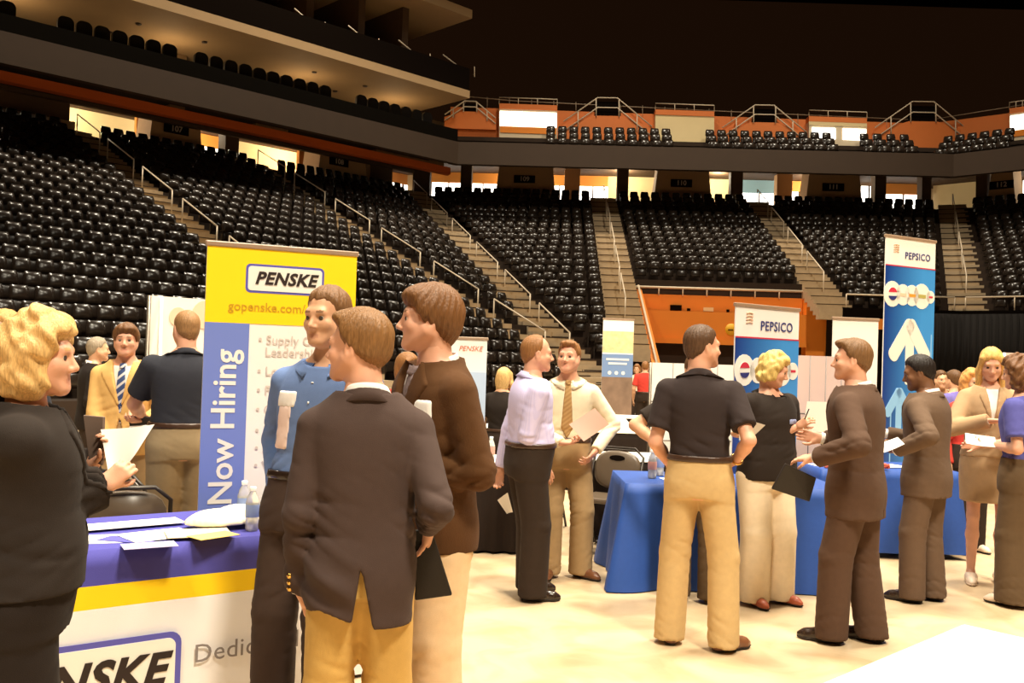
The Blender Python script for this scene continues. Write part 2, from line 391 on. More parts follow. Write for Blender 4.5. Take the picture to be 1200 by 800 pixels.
    allp = [S[1], S[-1]] + [arms[q][c] for q in arms for c in 'EW'] + [legs[q][c] for q in legs for c in 'HKA'] + [pel, nk]
    lo, hi = clip_lo_hi(allp, .16); lo[2] = .02; hi[2] = 1.56 * k
    bare = p.get('sleeve', 'long') == 'short' or p.get('legs') == 'bare'
    B = Field(lo, hi, .0125 if bare else .02)
    B.loft(prof, -.012, .80 * k, 1.50 * k, k=.03)
    for sd in (1, -1):
        a = arms[sd]; m_ = 1.0 if sx == 'm' else .85
        B.cone(nk * V3(1, 1, 0) + V3(0, 0, 1.46 * k), a['S'], .048, .046 * m_, k=.03)
        B.cone(a['S'], a['E'], .048 * m_ * wf, .041 * m_ * wf, k=.03); B.cone(a['E'], a['E'] + (a['W'] - a['E']) * .35, .041 * m_ * wf, .042 * m_ * wf, k=.012); B.cone(a['E'] + (a['W'] - a['E']) * .35, a['W'], .042 * m_ * wf, .027 * m_, k=.012)
        l = legs[sd]; lg = 1.0 if sx == 'm' else .86; B.cone(l['H'], l['K'], .078 * wf * lg, .052 * lg, k=.03); B.cone(l['K'], l['K'] * .65 + l['A'] * .35 - l['t'] * .015, .050 * lg, .054 * lg, k=.02); B.cone(l['K'] * .65 + l['A'] * .35 - l['t'] * .015, l['A'], .054 * lg, .034 * lg, k=.02)
        B.cone(l['A'] - V3(0, 0, .03), l['A'] + l['t'] * .12 - V3(0, 0, .05), .034, .026, k=.02)
    nr = (.060 if sx == 'm' else .050) * hk
    B.cone(nb - V3(0, 0, .05), hl(0, -.025, -.10), nr * 1.12, nr, k=.02)
    parts = [(B.surface(), 0)]
    hres = p.get('hres', .0065)
    hlo, hhi = clip_lo_hi([hc0], .19 * hk); hlo[2] -= .02
    Hd = Field(hlo, hhi, hres); jw = p.get('jaw', 1.0)
    m3 = HM
    Hd.ell(hl(0, -.018, .028), np.array((.077, .096, .090)) * hk, k=.01, M=m3)
    Hd.ell(hl(0, .028, -.030), np.array((.062 * jw, .064, .086)) * hk, k=.02, M=m3)
    for sd in (1, -1):
        Hd.cone(hl(sd * .054 * jw, .005, -.045), hl(sd * .018, .066, -.098), .030 * hk * jw, .021 * hk, k=.025)
        Hd.ell(hl(sd * .040, .062, -.032), np.array((.022, .018, .020)) * hk, k=.025, M=m3)
        Hd.ell(hl(sd * .078, -.008, -.012), np.array((.010, .019, .032)) * hk, k=.008, M=m3)
        Hd.ell(hl(sd * .087, -.006, -.010), np.array((.006, .010, .020)) * hk, k=.004, M=m3, neg=True)
    Hd.cone(hl(-.032, .074, .016), hl(.032, .074, .016), .015 * hk, .015 * hk, k=.02)
    Hd.ell(hl(0, .070, -.100), np.array((.022, .018, .017)) * hk, k=.018, M=m3)
    for sd in (1, -1): Hd.ell(hl(sd * .032, .097, -.006), np.array((.016, .015, .0095)) * hk, k=.012, M=m3, neg=True)
    Hd.cone(hl(0, .084, .000), hl(0, .105, -.036), .0080 * hk, .0115 * hk, k=.012)
    for sd in (1, -1): Hd.ell(hl(sd * .012, .094, -.042), np.array((.009, .011, .008)) * hk, k=.008, M=m3)
    Hd.cone(hl(-.017, .080, -.071), hl(.017, .080, -.071), .0070 * hk, .0070 * hk, k=.007, flat=(hr, 1)); Hd.cone(hl(-.014, .080, -.083), hl(.014, .080, -.083), .0078 * hk, .0078 * hk, k=.007)
    Hd.cone(hl(-.020, .093, -.0765), hl(.020, .093, -.0765), .0022, .0022, k=.004, neg=True)
    Hd.cone(hl(0, -.02, -.06), nb * .55 + hl(0, -.025, -.10) * .45, nr * 1.05, nr * 1.0, k=.03)
    hs = Hd.surface()
    def face_mat(C):
        q = inv(C); ax = np.abs(q[:, 0]); m = np.zeros(len(C), int)
        m[(ax < .023) & (q[:, 2] < -.0665 - ax * .15) & (q[:, 2] > -.089 + ax * .30) & (q[:, 1] > .070)] = 1
        arch = .021 - 6 * (ax - .034) ** 2; m[(ax > .014) & (ax < .045) & (np.abs(q[:, 2] - arch) < .0048) & (q[:, 1] > .05) & (hres < .007)] = 2
        if p.get('beard'): 
            m[(q[:, 2] < -.05) & (q[:, 1] > .0) & (m == 0) & (q[:, 2] > -.13)] = 0
        return m
    parts.append((hs, face_mat))
    for sd in (1, -1):
        a = arms[sd]
        if not a['show']: continue
        hsz = (.98 if sx == 'm' else .88) * k * a['hs']
        parts.append((hand_mesh(a['W'] + a['d'] * .012, a['d'], a['n'], sd, a['curl'], hsz, a['thumb'], h=p.get('handres', .0052)), 0))
    Vs, Fs, Ms = [], [], []; nV = 0
    for (P, Q), mi in parts:
        Vs.append(P); Fs.append(Q + nV); nV += len(P); Ms.append(mi(P[Q].mean(1)) if callable(mi) else np.full(len(Q), mi))
    # eyes
    for sd in (1, -1):
        c = hl(sd * .0315, .0740, -.006); u = np.linspace(0, np.pi, 7); t = np.linspace(0, 2 * np.pi, 11)[:-1]
        ev = unit(hf); r = .0128 * hk
        pts = [c + r * (math.cos(a) * ev + math.sin(a) * (math.cos(b) * hr + math.sin(b) * hu)) for a in u for b in t]
        q = [[i * 10 + j, i * 10 + (j + 1) % 10, (i + 1) * 10 + (j + 1) % 10, (i + 1) * 10 + j] for i in range(6) for j in range(10)]
        Vs.append(np.array(pts)); Fs.append(np.array(q) + nV); nV += len(pts); Ms.append(np.array([4] * 20 + [3] * 40))
    browc = p.get('brow', hc)
    body = link('person', mesh_np('person', np.concatenate(Vs), np.concatenate(Fs), skin_mats(tone, browc), True, np.concatenate(Ms)))
    body.location = loc; body.rotation_euler = (0, 0, -face)
    tag(body, p['label'], 'person', p.get('group'))
    hair(body, p, hl, HM, hc0, hk, hres, nb)
    ctx = dict(p=p, k=k, prof=prof, arms=arms, legs=legs, nb=nb, nk=nk, body=body, res=res, sx=sx, wf=wf, lo=lo, hi=hi, nr=nr, sr=sr, cs=cs, z=z, hl=hl)
    for fn, args in p['wear']: fn(ctx, **args)
    return body, ctx

HAIRLINE = {
 'short': ([-.12, -.07, -.03, .0, .025, .05, .085, .12], [-.080, -.070, -.040, -.012, .014, .060, .076, .078]),
 'mop':   ([-.12, -.07, -.03, .0, .02, .05, .085, .12], [-.100, -.090, -.055, -.030, -.012, .026, .048, .048]),
 'bald':  ([-.12, -.07, -.03, .0, .02, .03, .12], [-.080, -.068, -.035, -.005, .030, .16, .2]),
 'full':  ([-.12, -.07, -.03, .0, .02, .05, .085, .12], [-.14, -.14, -.13, -.06, -.03, .035, .055, .055])}
def hair_mat(col):
    n = 'hair_%.3f_%.3f' % (col[0], col[1])
    return mat(n, col, .5, .3, bump=.9, bscale=210, var=.6, vscale=190, stretch=(1, 1, .16))
def hair(body, p, hl, HM, hc0, hk, hres, nb):
    style, col = p['hair'][0], p['hair'][1]; o = p['hair'][2] if len(p['hair']) > 2 else {}
    t = o.get('t', .012); m = hair_mat(col)
    lo, hi = clip_lo_hi([hc0], .20 * hk); 
    if style in ('bob', 'long', 'curly'): lo = lo - .05; lo[2] -= .06; hi = hi + V3(.05, .05, .03)
    if style == 'long': lo[2] -= .22
    F = Field(lo, hi, min(hres, .0075))
    base = style if style in HAIRLINE else 'full'
    F.ell(hl(0, -.018, .030), np.array((.077 + t * .8, .096 + t, .090 + t)) * hk, k=.005, M=HM)
    F.cone(hl(0, -.045, -.03), hl(0, -.045, -.07), (.060 + t * .5) * hk, (.050 + t * .3) * hk, k=.03)
    if style in ('mop',):
        F.ell(hl(0, .045, .075), np.array((.074, .055, .040)) * hk, k=.03, M=HM); F.ell(hl(0, -.06, .0), np.array((.082, .060, .085)) * hk, k=.03, M=HM)
        for sd in (1, -1): F.ell(hl(sd * .066, .015, .018), np.array((.024, .05, .045)) * hk, k=.03, M=HM)
    if o.get('quiff'): F.ell(hl(o.get('qx', 0), .055, .092), np.array((.058, .042, .026)) * hk, k=.03, M=HM)
    x, y, z = F.grid()
    q = [((x - hc0[0]) * HM[i, 0] + (y - hc0[1]) * HM[i, 1] + (z - hc0[2]) * HM[i, 2]) / hk for i in range(3)]
    hy_, hz_ = HAIRLINE[base]; line = np.interp(q[1].ravel(), hy_, hz_).reshape(q[1].shape).astype(np.float32) + .0045 * np.sin(q[0] * 105 + 1.7 * np.sin(q[0] * 61)) + .10 * np.clip(np.abs(q[0]) - .035, 0, .03) * np.clip(q[1] * 30 - 1, 0, 1)
    F.v += (o.get('taper', .8) * t * hk * np.clip(1 - (q[2] - line) / .032, 0, 1.3)).astype(np.float32); F.v = np.maximum(F.v, (line - q[2]) * .8 * hk)
    if style in ('bob', 'curly'):
        L = o.get('len', .13)
        for sd in (1, -1):
            for i, (yy, zz, rr) in enumerate(((.02, .035, .045), (-.02, .0, .055), (-.005, -.05, .050), (-.035, -.07, .05), (.010, -.085 - (L - .13), .036))):
                F.ell(hl(sd * (.070 + .004 * (i % 2)), yy, zz), np.array((rr * .8, rr, rr * 1.1)) * hk * o.get('vol', 1), k=.02, M=HM)
        for (a, b, c, r_) in ((0, -.075, .02, .065), (0, -.08, -.05, .062), (.03, -.07, -.09, .05), (-.03, -.07, -.09, .05), (0, -.01, .10, .06), (.03, .05, .085, .04), (-.03, .05, .085, .042)):
            F.ell(hl(a, b, c), np.array((r_, r_ * .85, r_ * .8)) * hk * o.get('vol', 1), k=.025, M=HM)
    if style == 'long':
        F.ell(hl(0, .10, .0), np.array((.050, .06, .068)) * hk, k=.01, M=HM, neg=True)
        for sd in (1, -1):
            F.cone(hl(sd * .060, .03, .05), hl(sd * .082, .015, -.06), .028 * hk, .026 * hk, k=.02); F.cone(hl(sd * .082, .015, -.06), hl(sd * .085, .04, -.20), .027 * hk, .026 * hk, k=.02); F.cone(hl(sd * .085, .04, -.20), hl(sd * .080, .075, -.30), .026 * hk, .012 * hk, k=.02)
        F.ell(hl(0, -.07, -.04), np.array((.085, .045, .12)) * hk, k=.02, M=HM)
    if style == 'pony':
        F.cone(hl(0, -.10, .03), hl(0, -.14, -.10), .03 * hk, .02 * hk, k=.02)
    amp = o.get('amp', .0016); fr = o.get('freq', 150)
    az = np.arctan2(q[0], q[1] + .03)
    if style in ('bob', 'curly'):
        w_ = np.sin(q[0] * 75 + 2.2 * np.sin(q[2] * 50 + q[1] * 30)) + np.sin(q[2] * 70 + 2 * np.sin(q[1] * 45 + q[0] * 38)) + .6 * np.sin(q[1] * 120 + q[2] * 90)
    else:
        w_ = np.sin(az * 24 + q[2] * 30 + 2 * np.sin(q[2] * 26 + q[0] * 20)) + .7 * np.sin(q[0] * fr + q[1] * 60 + 2 * np.sin(q[1] * 33))
    F.v += (amp * hk * w_).astype(np.float32)
    ob = F.build('hair', m, body)
    return ob

# ------------------------------------------------------------------ clothes
def _noise_at(pts, rad):
    def fn(x, y, z):
        w = 0
        for q in pts: w = w + np.exp(-((x - q[0]) ** 2 + (y - q[1]) ** 2 + (z - q[2]) ** 2) / rad ** 2)
        return np.minimum(w, 1)
    return fn
def top_field(c, off, zlo, zhi, rs, sleeve, shoulder=.050, kk=.03, neck=1.464, nrad=.105):
    k, wf, arms = c['k'], c['wf'], c['arms']
    pts = [c['nk']] + [arms[s][q] for s in arms for q in 'SEW']
    lo, hi = clip_lo_hi(pts + [c['cs'] + V3(.2, .2, 0) * wf, c['cs'] - V3(.2, .2, 0) * wf, V3(c['prof']['cx'][10], c['prof']['cy'][10], 1)], .12)
    lo = np.minimum(lo, V3(c['prof']['cx'].min() - c['prof']['a'].max() - .06, c['prof']['cy'].min() - c['prof']['b'].max() - .06, 0)); hi = np.maximum(hi, V3(c['prof']['cx'].max() + c['prof']['a'].max() + .06, c['prof']['cy'].max() + c['prof']['b'].max() + .06, 0))
    lo[2] = zlo - .04; hi[2] = max(1.53 * k, hi[2] if hi[2] > 1.55 * k else 0)
    lo[2] = min([lo[2]] + [arms[s]['W'][2] - .08 for s in arms] if sleeve == 'long' else [lo[2]])
    F = Field(lo, hi, c['res']); F.loft(c['prof'], off, zlo, zhi, k=.02)
    for sd in (1, -1):
        a = arms[sd]; F.cone(c['nk'] * V3(1, 1, 0) + V3(0, 0, 1.442 * k) + c['sr'] * sd * .03, a['S'] - V3(0, 0, .006), shoulder * k, (shoulder - .004) * k, k=kk)
    x, y, z = F.grid(); nb = c['nb']; F.v = np.maximum(F.v, ((z - (neck * k - (y - nb[1]) * .30)) * .95 + np.clip(np.hypot(x - nb[0], y - nb[1]) - nrad, 0, 1)  * -1.2).astype(np.float32))
    for sd in (1, -1):
        a = arms[sd]; r0, r1, r2 = [q * k * wf for q in rs]
        if sleeve == 'long':
            u = unit(a['W'] - a['E']); F.cone(a['S'] - V3(0, 0, .012), a['E'], r0, r1, k=.022); F.cone(a['E'], a['W'] + u * .03, r1, r2, k=.012, plane=(a['W'] + u * .004, u))
        elif sleeve == 'short':
            u = unit(a['E'] - a['S']); e = a['S'] + u * .215 * k; F.cone(a['S'], e + u * .04, r0, r1, k=.02, plane=(e, u))
    return F
def elbows(c): return [c['arms'][s][q] for s in (1, -1) for q in ('E',)] + [(c['arms'][s]['E'] + c['arms'][s]['W']) / 2 for s in (1, -1)]
def shirt(c, m, sleeve='long', off=.014, zlo=1.005, name='shirt', fold=.004, fr=46, under=False):
    k = c['k']; rs = (.054, .046, .034) if under else (.062, .056, .042) if sleeve == 'long' else (.072, .070, .06)
    F = top_field(c, .008 if under else off, zlo * k, 1.492 * k, rs, sleeve, shoulder=.044 if under else .050)
    if not under: F.folds(fold, fr * .4, fr * .3, fr, 1.0, where=lambda x, y, z: .22 + np.exp(-((z - 1.08 * k) / .09) ** 2) + _noise_at(elbows(c), .13)(x, y, z))
    c['F'] = F; c['F_shirt'] = F; c['o_shirt'] = F.build(name, m, c['body'])
def jacket(c, m, hem=.80, off=.030, vee=1.13, wide=.075, flare=.012, name='jacket', fold=.0085, front_open=0.0, vent=None, bunch=None, rs=(.069, .064, .053), seed=0.0):
    k = c['k']; p2 = {q: v.copy() for q, v in c['prof'].items()}; z = p2['z']
    p2['a'] = p2['a'] + flare * np.clip((1.0 * k - z) / (.2 * k), 0, 1); p2['b'] = p2['b'] + flare * np.clip((1.0 * k - z) / (.2 * k), 0, 1)
    keep = c['prof']; c['prof'] = p2; F = top_field(c, off, hem * k, 1.492 * k, rs, 'long', shoulder=.056, neck=1.448, nrad=.080); c['prof'] = keep
    el = elbows(c)
    F.folds(fold, 16, 12, 44, seed, where=lambda x, y, z: .16 + 1.1 * _noise_at(el, .12)(x, y, z) + .35 * np.exp(-((z - 1.05 * k) / .10) ** 2))
    x, y, zz = F.grid(); cx = np.interp(zz.ravel(), c['prof']['z'], c['prof']['cx'])[None, None, :]; cy = np.interp(zz.ravel(), c['prof']['z'], c['prof']['cy'])[None, None, :]
    if bunch:   # cloth pulled up over a pocketed hand: the hem rises and gathers on that side
        bx, by, bz, amt = bunch; g = np.exp(-(((x - bx) / .11) ** 2 + ((zz - bz) / .10) ** 2))
        F.v += (np.where(y < cy + .05, 1, .3) * (g * .012 * np.sin((zz * 52 + x * 34)) - g * .012)).astype(np.float32)
        lift = amt * np.clip(1 - np.abs(x - bx) / .16, 0, 1); F.v = np.maximum(F.v, (hem * k + lift - zz) .astype(np.float32))
    if vee:
        t = np.clip((zz - vee * k) / ((1.50 - vee) * k), -1, 1.2); half = wide * k * t
        wedge = np.maximum(np.abs(x - cx) - half, cy + .03 - y) * .85
        if front_open:
            t2 = np.clip((vee * k - zz) / ((vee - hem) * k), -.2, 1); w2 = np.maximum(np.abs(x - cx) - front_open * t2, cy + .03 - y); wedge = np.minimum(wedge, w2)
        F.v = np.maximum(F.v, -wedge.astype(np.float32))
    if vent:
        vx, ztop, wd = vent; t = np.clip((ztop * k - zz) / ((ztop - hem) * k), -.2, 1); wv = np.maximum(np.abs(x - cx - vx - .25 * wd * t) - wd * t, np.maximum(y - cy + .02, zz - ztop * k)); F.v = np.maximum(F.v, -wv.astype(np.float32))
    c['F'] = F; c['F_jacket'] = F; c['hem'] = hem; c['o_jacket'] = F.build(name, m, c['body'])
    if vee:
        for sd in (1, -1):
            w_ = wide * k; zt = 1.485 * k
            reg = poly_region([(sd * w_ * .80, zt), (sd * w_ * 1.75, zt - .09 * k), (sd * w_ * 1.55, zt - .12 * k), (sd * .008, vee * k - .01), (sd * -.006, vee * k), (sd * w_ * .5, zt - .13 * k)])
            L = F.shell(.008, lambda x, y, z: np.maximum(reg(x - np.interp(z.ravel(), c['prof']['z'], c['prof']['cx'])[None, None, :], z), .02 - y + np.interp(z.ravel(), c['prof']['z'], c['prof']['cy'])[None, None, :])); L.build('lapel', m, c['o_jacket'])
def decal(c, name, m, poly, on='F_jacket', off=.006, back=False, parent=None, xoff=True):
    F = c[on]; reg = poly_region([(a * c['k'], b * c['k']) for a, b in poly]); P = c['prof']
    def fn(x, y, z):
        cx = np.interp(z.ravel(), P['z'], P['cx'])[None, None, :]; cy = np.interp(z.ravel(), P['z'], P['cy'])[None, None, :]
        return np.maximum(reg(x - cx, z), (y - cy + .02) if back else (.02 - y + cy))
    S = F.shell(off, fn); S.build(name, m, c['body'] if parent is None else c[parent])
def tie(c, m, z0=1.03, off=.010):
    decal(c, 'tie', m, [(-.021, 1.435), (.021, 1.435), (.045, z0 + .08), (0, z0), (-.045, z0 + .08)], 'F_shirt', off)
    decal(c, 'tie_knot', m, [(-.026, 1.475), (.026, 1.475), (.018, 1.425), (-.018, 1.425)], 'F_shirt', off + .010)
def collar(c, m, r=1.10, zc=1.446, h=.042, drop=.030, point=.040, gap=13, tilt=.022, name='collar', th=.003, flare=.005, ysh=0.0, parent='body', push=.07):
    k = c['k']; nb, nr = c['nb'], c['nr']; n = 28; V = []; F = c.get('F_jacket') if parent == 'o_jacket' else c.get('F_shirt')
    for i in range(n + 1):
        a = R(gap) + (2 * math.pi - 2 * R(gap)) * i / n; ux, uy = math.sin(a), math.cos(a); fr = max(0, uy) ** 3
        rr = nr * r; ex, ey = nb[0], nb[1] + .006 + ysh; zt = (zc + h) * k - tilt * uy * k - .010 * max(0, uy)
        dr = (drop + point * fr) * k
        pr = [(rr, zt - h * k), (rr * .97, zt), (rr * .97 + th, zt + .003), (rr + flare, zt - .004), (rr + flare + .010 + .012 * fr, zt - dr), (rr + flare + .006 + .010 * fr, zt - dr - .002), (rr + th, zt - .014)]
        for j, (q, z) in enumerate(pr):
            if j >= 2:
                while q < rr + push and F and F.at((ex + ux * q, ey + uy * q * 1.06, z)) < (.010 if j < 5 else .004): q += .003
            V.append((ex + ux * q, ey + uy * q * 1.06, z))
    m_ = len(pr); Fc = [(i * m_ + j, (i + 1) * m_ + j, (i + 1) * m_ + (j + 1) % m_, i * m_ + (j + 1) % m_) for i in range(n) for j in range(m_)]
    Fc += [tuple(range(m_)), tuple(n * m_ + j for j in range(m_))[::-1]]
    mb = MB(); mb.add(V, Fc, True); mb.build(name, m, c[parent] if parent in c else c['body'])
def jacket_collar(c, m): collar(c, m, r=1.18, zc=1.441, h=.034, drop=.040, point=.0, gap=78, tilt=.022, push=.036, name='jacket_collar', th=.004, flare=.010, parent='o_jacket')
def trousers(c, m, top=1.035, hem=.03, rs=(.108, .090, .088), off=.021, fold=.0075, name='trousers', seed=0.0, fr=52):
    k, wf, legs = c['k'], c['wf'], c['legs']; pts = [legs[s][q] for s in legs for q in 'HKA']
    lo, hi = clip_lo_hi(pts + [V3(c['prof']['cx'][7], c['prof']['cy'][7], .9)], .16 * max(1, wf)); lo[2] = -.02; hi[2] = (top + .02) * k
    w_ = c['prof']['a'].max() + .06; lo[0] = min(lo[0], c['prof']['cx'][7] - w_); hi[0] = max(hi[0], c['prof']['cx'][7] + w_)
    F = Field(lo, hi, c['res']); F.loft(c['prof'], off, .81 * k, top * k, k=.02)
    for sd in (1, -1):
        l = legs[sd]; b = l['A'] - V3(0, 0, .06) + l['t'] * .012; r0, r1, r2 = [q * k * wf for q in rs]
        F.cone(l['H'] - V3(0, .008, .03), l['K'], r0, r1, k=.035); F.cone(l['K'], b, r1, r2, k=.015, plane=((0, 0, hem), (0, 0, -1)))
    kn = [legs[s]['K'] for s in legs] + [legs[s]['A'] for s in legs] + [V3(c['prof']['cx'][4], c['prof']['cy'][4], .84 * k)]
    F.folds(fold, 26, 14, fr, seed, where=lambda x, y, z: .14 + .95 * _noise_at(kn, .13)(x, y, z))
    c['F_trousers'] = F; c['o_trousers'] = F.build(name, m, c['body'])
def belt(c, m, z0=1.005, z1=1.04, buckle=None):
    k = c['k']; F = Field(V3(c['prof']['cx'].min() - .3, c['prof']['cy'].min() - .3, .96 * k), V3(c['prof']['cx'].max() + .3, c['prof']['cy'].max() + .3, 1.08 * k), .009); F.loft(c['prof'], .029, z0 * k, z1 * k, k=.0)
    o = F.build('belt', m, c['body'])
    if buckle:
        P = c['prof']; i = int(np.argmin(np.abs(P['z'] - (z0 + z1) / 2 * k))); MB().box((P['cx'][i], P['cy'][i] + P['b'][i] + .034, (z0 + z1) / 2 * k), (.045, .01, .036), bev=.003).build('buckle', buckle, o)
def skirt(c, m, top=1.04, hem=.56, off=.02):
    k = c['k']; P = {q: v.copy() for q, v in c['prof'].items()}
    P['z'] = np.concatenate([[.45 * k, .62 * k], P['z']]); 
    for q in ('a', 'b'): P[q] = np.concatenate([[P[q][2] * .95, P[q][2] * .99], P[q]])
    P['a'][2:8] = np.maximum(P['a'][2:8], P['a'][7]); P['b'][2:8] = np.maximum(P['b'][2:8], P['b'][7])
    for q in ('cx', 'cy', 'ang'): P[q] = np.concatenate([[P[q][0]] * 2, P[q]])
    w_ = P['a'].max() + .06; F = Field(V3(P['cx'].min() - w_, P['cy'].min() - w_, (hem - .03) * k), V3(P['cx'].max() + w_, P['cy'].max() + w_, (top + .02) * k), c['res'])
    F.loft(P, off, hem * k, top * k); F.folds(.003, 40, 20, 10); F.build('skirt', m, c['body'])
def shoes(c, m, sole, h=.010, low=False, name='shoe', L=1.0):
    for sd in (1, -1):
        l = c['legs'][sd]; t = l['t']; s = V3(t[1], -t[0], 0); g = l['A'] * V3(1, 1, 0); kk = c['k'] * L
        P = lambda f, sd_, z: g + t * f * kk + s * sd_ + V3(0, 0, z)
        lo, hi = clip_lo_hi([P(-.07, 0, 0), P(.21, 0, .08)], .07); lo[2] = -.02
        F = Field(lo, hi, min(h, .009)); F.cone(P(-.030, 0, .045), P(.06, 0, .044), .037 * kk, .042 * kk, k=.02); F.cone(P(.06, 0, .044), P(.150, sd * -.004, .030), .043 * kk, .034 * kk, k=.02); F.cone(P(.15, 0, .028), P(.185, sd * -.006, .024), .032 * kk, .020 * kk, k=.02)
        if not low: F.cone(P(-.015, 0, .05), P(-.01, 0, .105), .040 * kk, .040 * kk, k=.02)
        x, y, z = F.grid()
        if low: F.cone(P(.02, 0, .095), P(.05, 0, .075), .034, .028, k=.006, neg=True)
        S = F.copy(); F.v = np.maximum(F.v, .012 - z); o = F.build(name, m, c['body'])
        S.v = np.maximum(np.maximum(S.v - .004, z - .018), .001 - z); S.build('sole', sole, o)
def cuffs(c, m, sides=(1, -1), r=.036, ext=.020):
    for sd in sides:
        a = c['arms'][sd]; u = unit(a['W'] - a['E']); MB().tube([a['W'] - u * .03, a['W'] + u * ext], r * c['k'], 14).build('shirt_cuff', m, c['body'])
def sleeve_buttons(c, m, sd, n=3):
    a = c['arms'][sd]; u = unit(a['W'] - a['E']); o_ = unit(V3(sd * .55, -.85, 0) - u * (u @ V3(sd * .55, -.85, 0)))
    for i in range(n):
        q = a['W'] - u * (.012 + .024 * i) + o_ * .053 * c['k']; MB().lathe([(0, -.009), (.007, -.009), (.010, -.003), (.010, .003), (.007, .009), (0, .009)], 10).build('sleeve_button', m, c['o_jacket'], q)
def button_row(c, m, z0, z1, n, on='F_shirt', x=0.0):
    for i in range(n):
        zz = z0 + (z1 - z0) * i / max(1, n - 1); decal(c, 'shirt_button', m, [(x - .006, zz - .006), (x + .006, zz - .006), (x + .006, zz + .006), (x - .006, zz + .006)], on, .006)

def watch(c, m, sd=1):
    a = c['arms'][sd]; u = unit(a['W'] - a['E']); e1 = unit(np.cross(u, (0, 0, 1.0))); e2 = np.cross(u, e1); q = a['W'] - u * .028; r = .031 * c['k']
    o = MB().tube([q + r * (e1 * math.cos(t) + e2 * math.sin(t)) for t in np.linspace(0, 2 * math.pi, 17)[:-1]], .007, 6, True).build('wrist_watch', m, c['body'])

# ------------------------------------------------------------------ the arena bowl: three straight sides of an octagon
P1 = V3(-2.774, 43.309); T0, TL, TR = R(-1.92), R(44.66), R(-43.0); LEN = 22.6
nrm = lambda t: V3(math.sin(t), -math.cos(t)); drc = lambda t: V3(math.cos(t), math.sin(t))
P2 = P1 + LEN * drc(T0); O0, ZT, ZF, RUN, RISE = 7.647, 10.06, 10.419, .82, .367
SEG = {'L': (P1, -drc(TL), nrm(TL)), 'E': (P1, drc(T0), nrm(T0)), 'R': (P2, drc(TR), nrm(TR))}
def W2(seg, u, o): A, d, n = SEG[seg]; return A + d * u + n * o
def W3(seg, u, o, z): q = W2(seg, u, o); return (q[0], q[1], z)
B1, B2 = nrm((TL + T0) / 2) / math.cos((TL - T0) / 2), nrm((TR + T0) / 2) / math.cos((T0 - TR) / 2)
c1 = lambda o: P1 + B1 * o
c2 = lambda o: P2 + B2 * o
def umit(seg, o, which): return float((which(o) - SEG[seg][0] - SEG[seg][2] * o) @ SEG[seg][1])
def onpl(seg, o, px, py=None, z=None):
    """where the line of sight through a pixel meets the vertical plane of a side at offset o"""
    A, d, n = SEG[seg]; r_ = ray(px, 200 if py is None else py); Q = A + n * o
    M = np.array([[r_[0], -d[0]], [r_[1], -d[1]]]); s, u = np.linalg.solve(M, Q); return u, CAM_H + r_[2] * s
def rot_seg(seg):   # matrix with x along the side, y pointing away from the floor, z up
    A, d, n = SEG[seg]; x = d if seg != 'L' else -d; return Matrix(((x[0], -n[0], 0), (x[1], -n[1], 0), (0, 0, 1)))
def sbox(mb, seg, u0, u1, o0, o1, z0, z1):
    b = [W3(seg, u0, o0, z0), W3(seg, u1, o0, z0), W3(seg, u1, o1, z0), W3(seg, u0, o1, z0)]
    return mb.hexa(b, [(x, y, z1) for x, y, _ in b])
UL, UR = 33.0, 13.0
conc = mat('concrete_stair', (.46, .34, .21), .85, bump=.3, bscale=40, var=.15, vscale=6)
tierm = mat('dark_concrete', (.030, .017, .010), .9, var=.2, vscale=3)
fasc = mat('brown_fascia', (.038, .021, .011), .7, var=.12, vscale=2)
orange = mat('orange_paint', (.78, .235, .022), .55, var=.06, vscale=1.5)
orange2 = mat('balcony_orange', (.62, .165, .035), .6, var=.06, vscale=1.5)
darkbr = mat('dark_brown_wall', (.075, .040, .019), .75, var=.15, vscale=3)
cream = mat('cream_wall', (.72, .56, .30), .7, var=.06, vscale=2)
tan = mat('tan_soffit', (.34, .22, .11), .8, var=.08, vscale=1.5)
black = mat('matt_black', (.006, .004, .003), .9, 0.0)
railm = mat('painted_steel', (.62, .50, .36), .4, .5)
daylit = mat('daylit_window', (.8, .8, .8), .5, emit=(1.0, .93, .82), estr=4.0)
floorm = mat('concrete_floor', (.55, .415, .26), .42, .35, var=.16, vscale=.55, bump=.12, bscale=30)
# stains and wear of the floor
nt = floorm.node_tree; _b = nt.nodes['Principled BSDF']; _tc = nt.nodes['Texture Coordinate']
_n = nt.nodes.new('ShaderNodeTexNoise'); _n.inputs['Scale'].default_value = 2.6; _n.inputs['Detail'].default_value = 8; _n.inputs['Distortion'].default_value = 1.2
nt.links.new(_tc.outputs['Object'], _n.inputs['Vector']); _r = nt.nodes.new('ShaderNodeValToRGB')
_r.color_ramp.elements[0].position = .30; _r.color_ramp.elements[0].color = (.60, .46, .30, 1); _r.color_ramp.elements[1].position = .56; _r.color_ramp.elements[1].color = (1, 1, 1, 1)
nt.links.new(_n.outputs['Fac'], _r.inputs[0]); _mx = nt.nodes.new('ShaderNodeMix'); _mx.data_type = 'RGBA'; _mx.blend_type = 'MULTIPLY'; _mx.inputs['Factor'].default_value = .45
_src = _b.inputs['Base Color'].links[0].from_socket; nt.links.new(_src, _mx.inputs['A']); nt.links.new(_r.outputs[0], _mx.inputs['B']); nt.links.new(_mx.outputs['Result'], _b.inputs['Base Color'])
MB().quad((-40, -12, 0), (40, -12, 0), (40, 62, 0), (-40, 62, 0)).build('floor', floorm)['kind'] = 'structure'
MB().box((0, 25, 27), (90, 80, .3)).build('ceiling', black)['kind'] = 'structure'
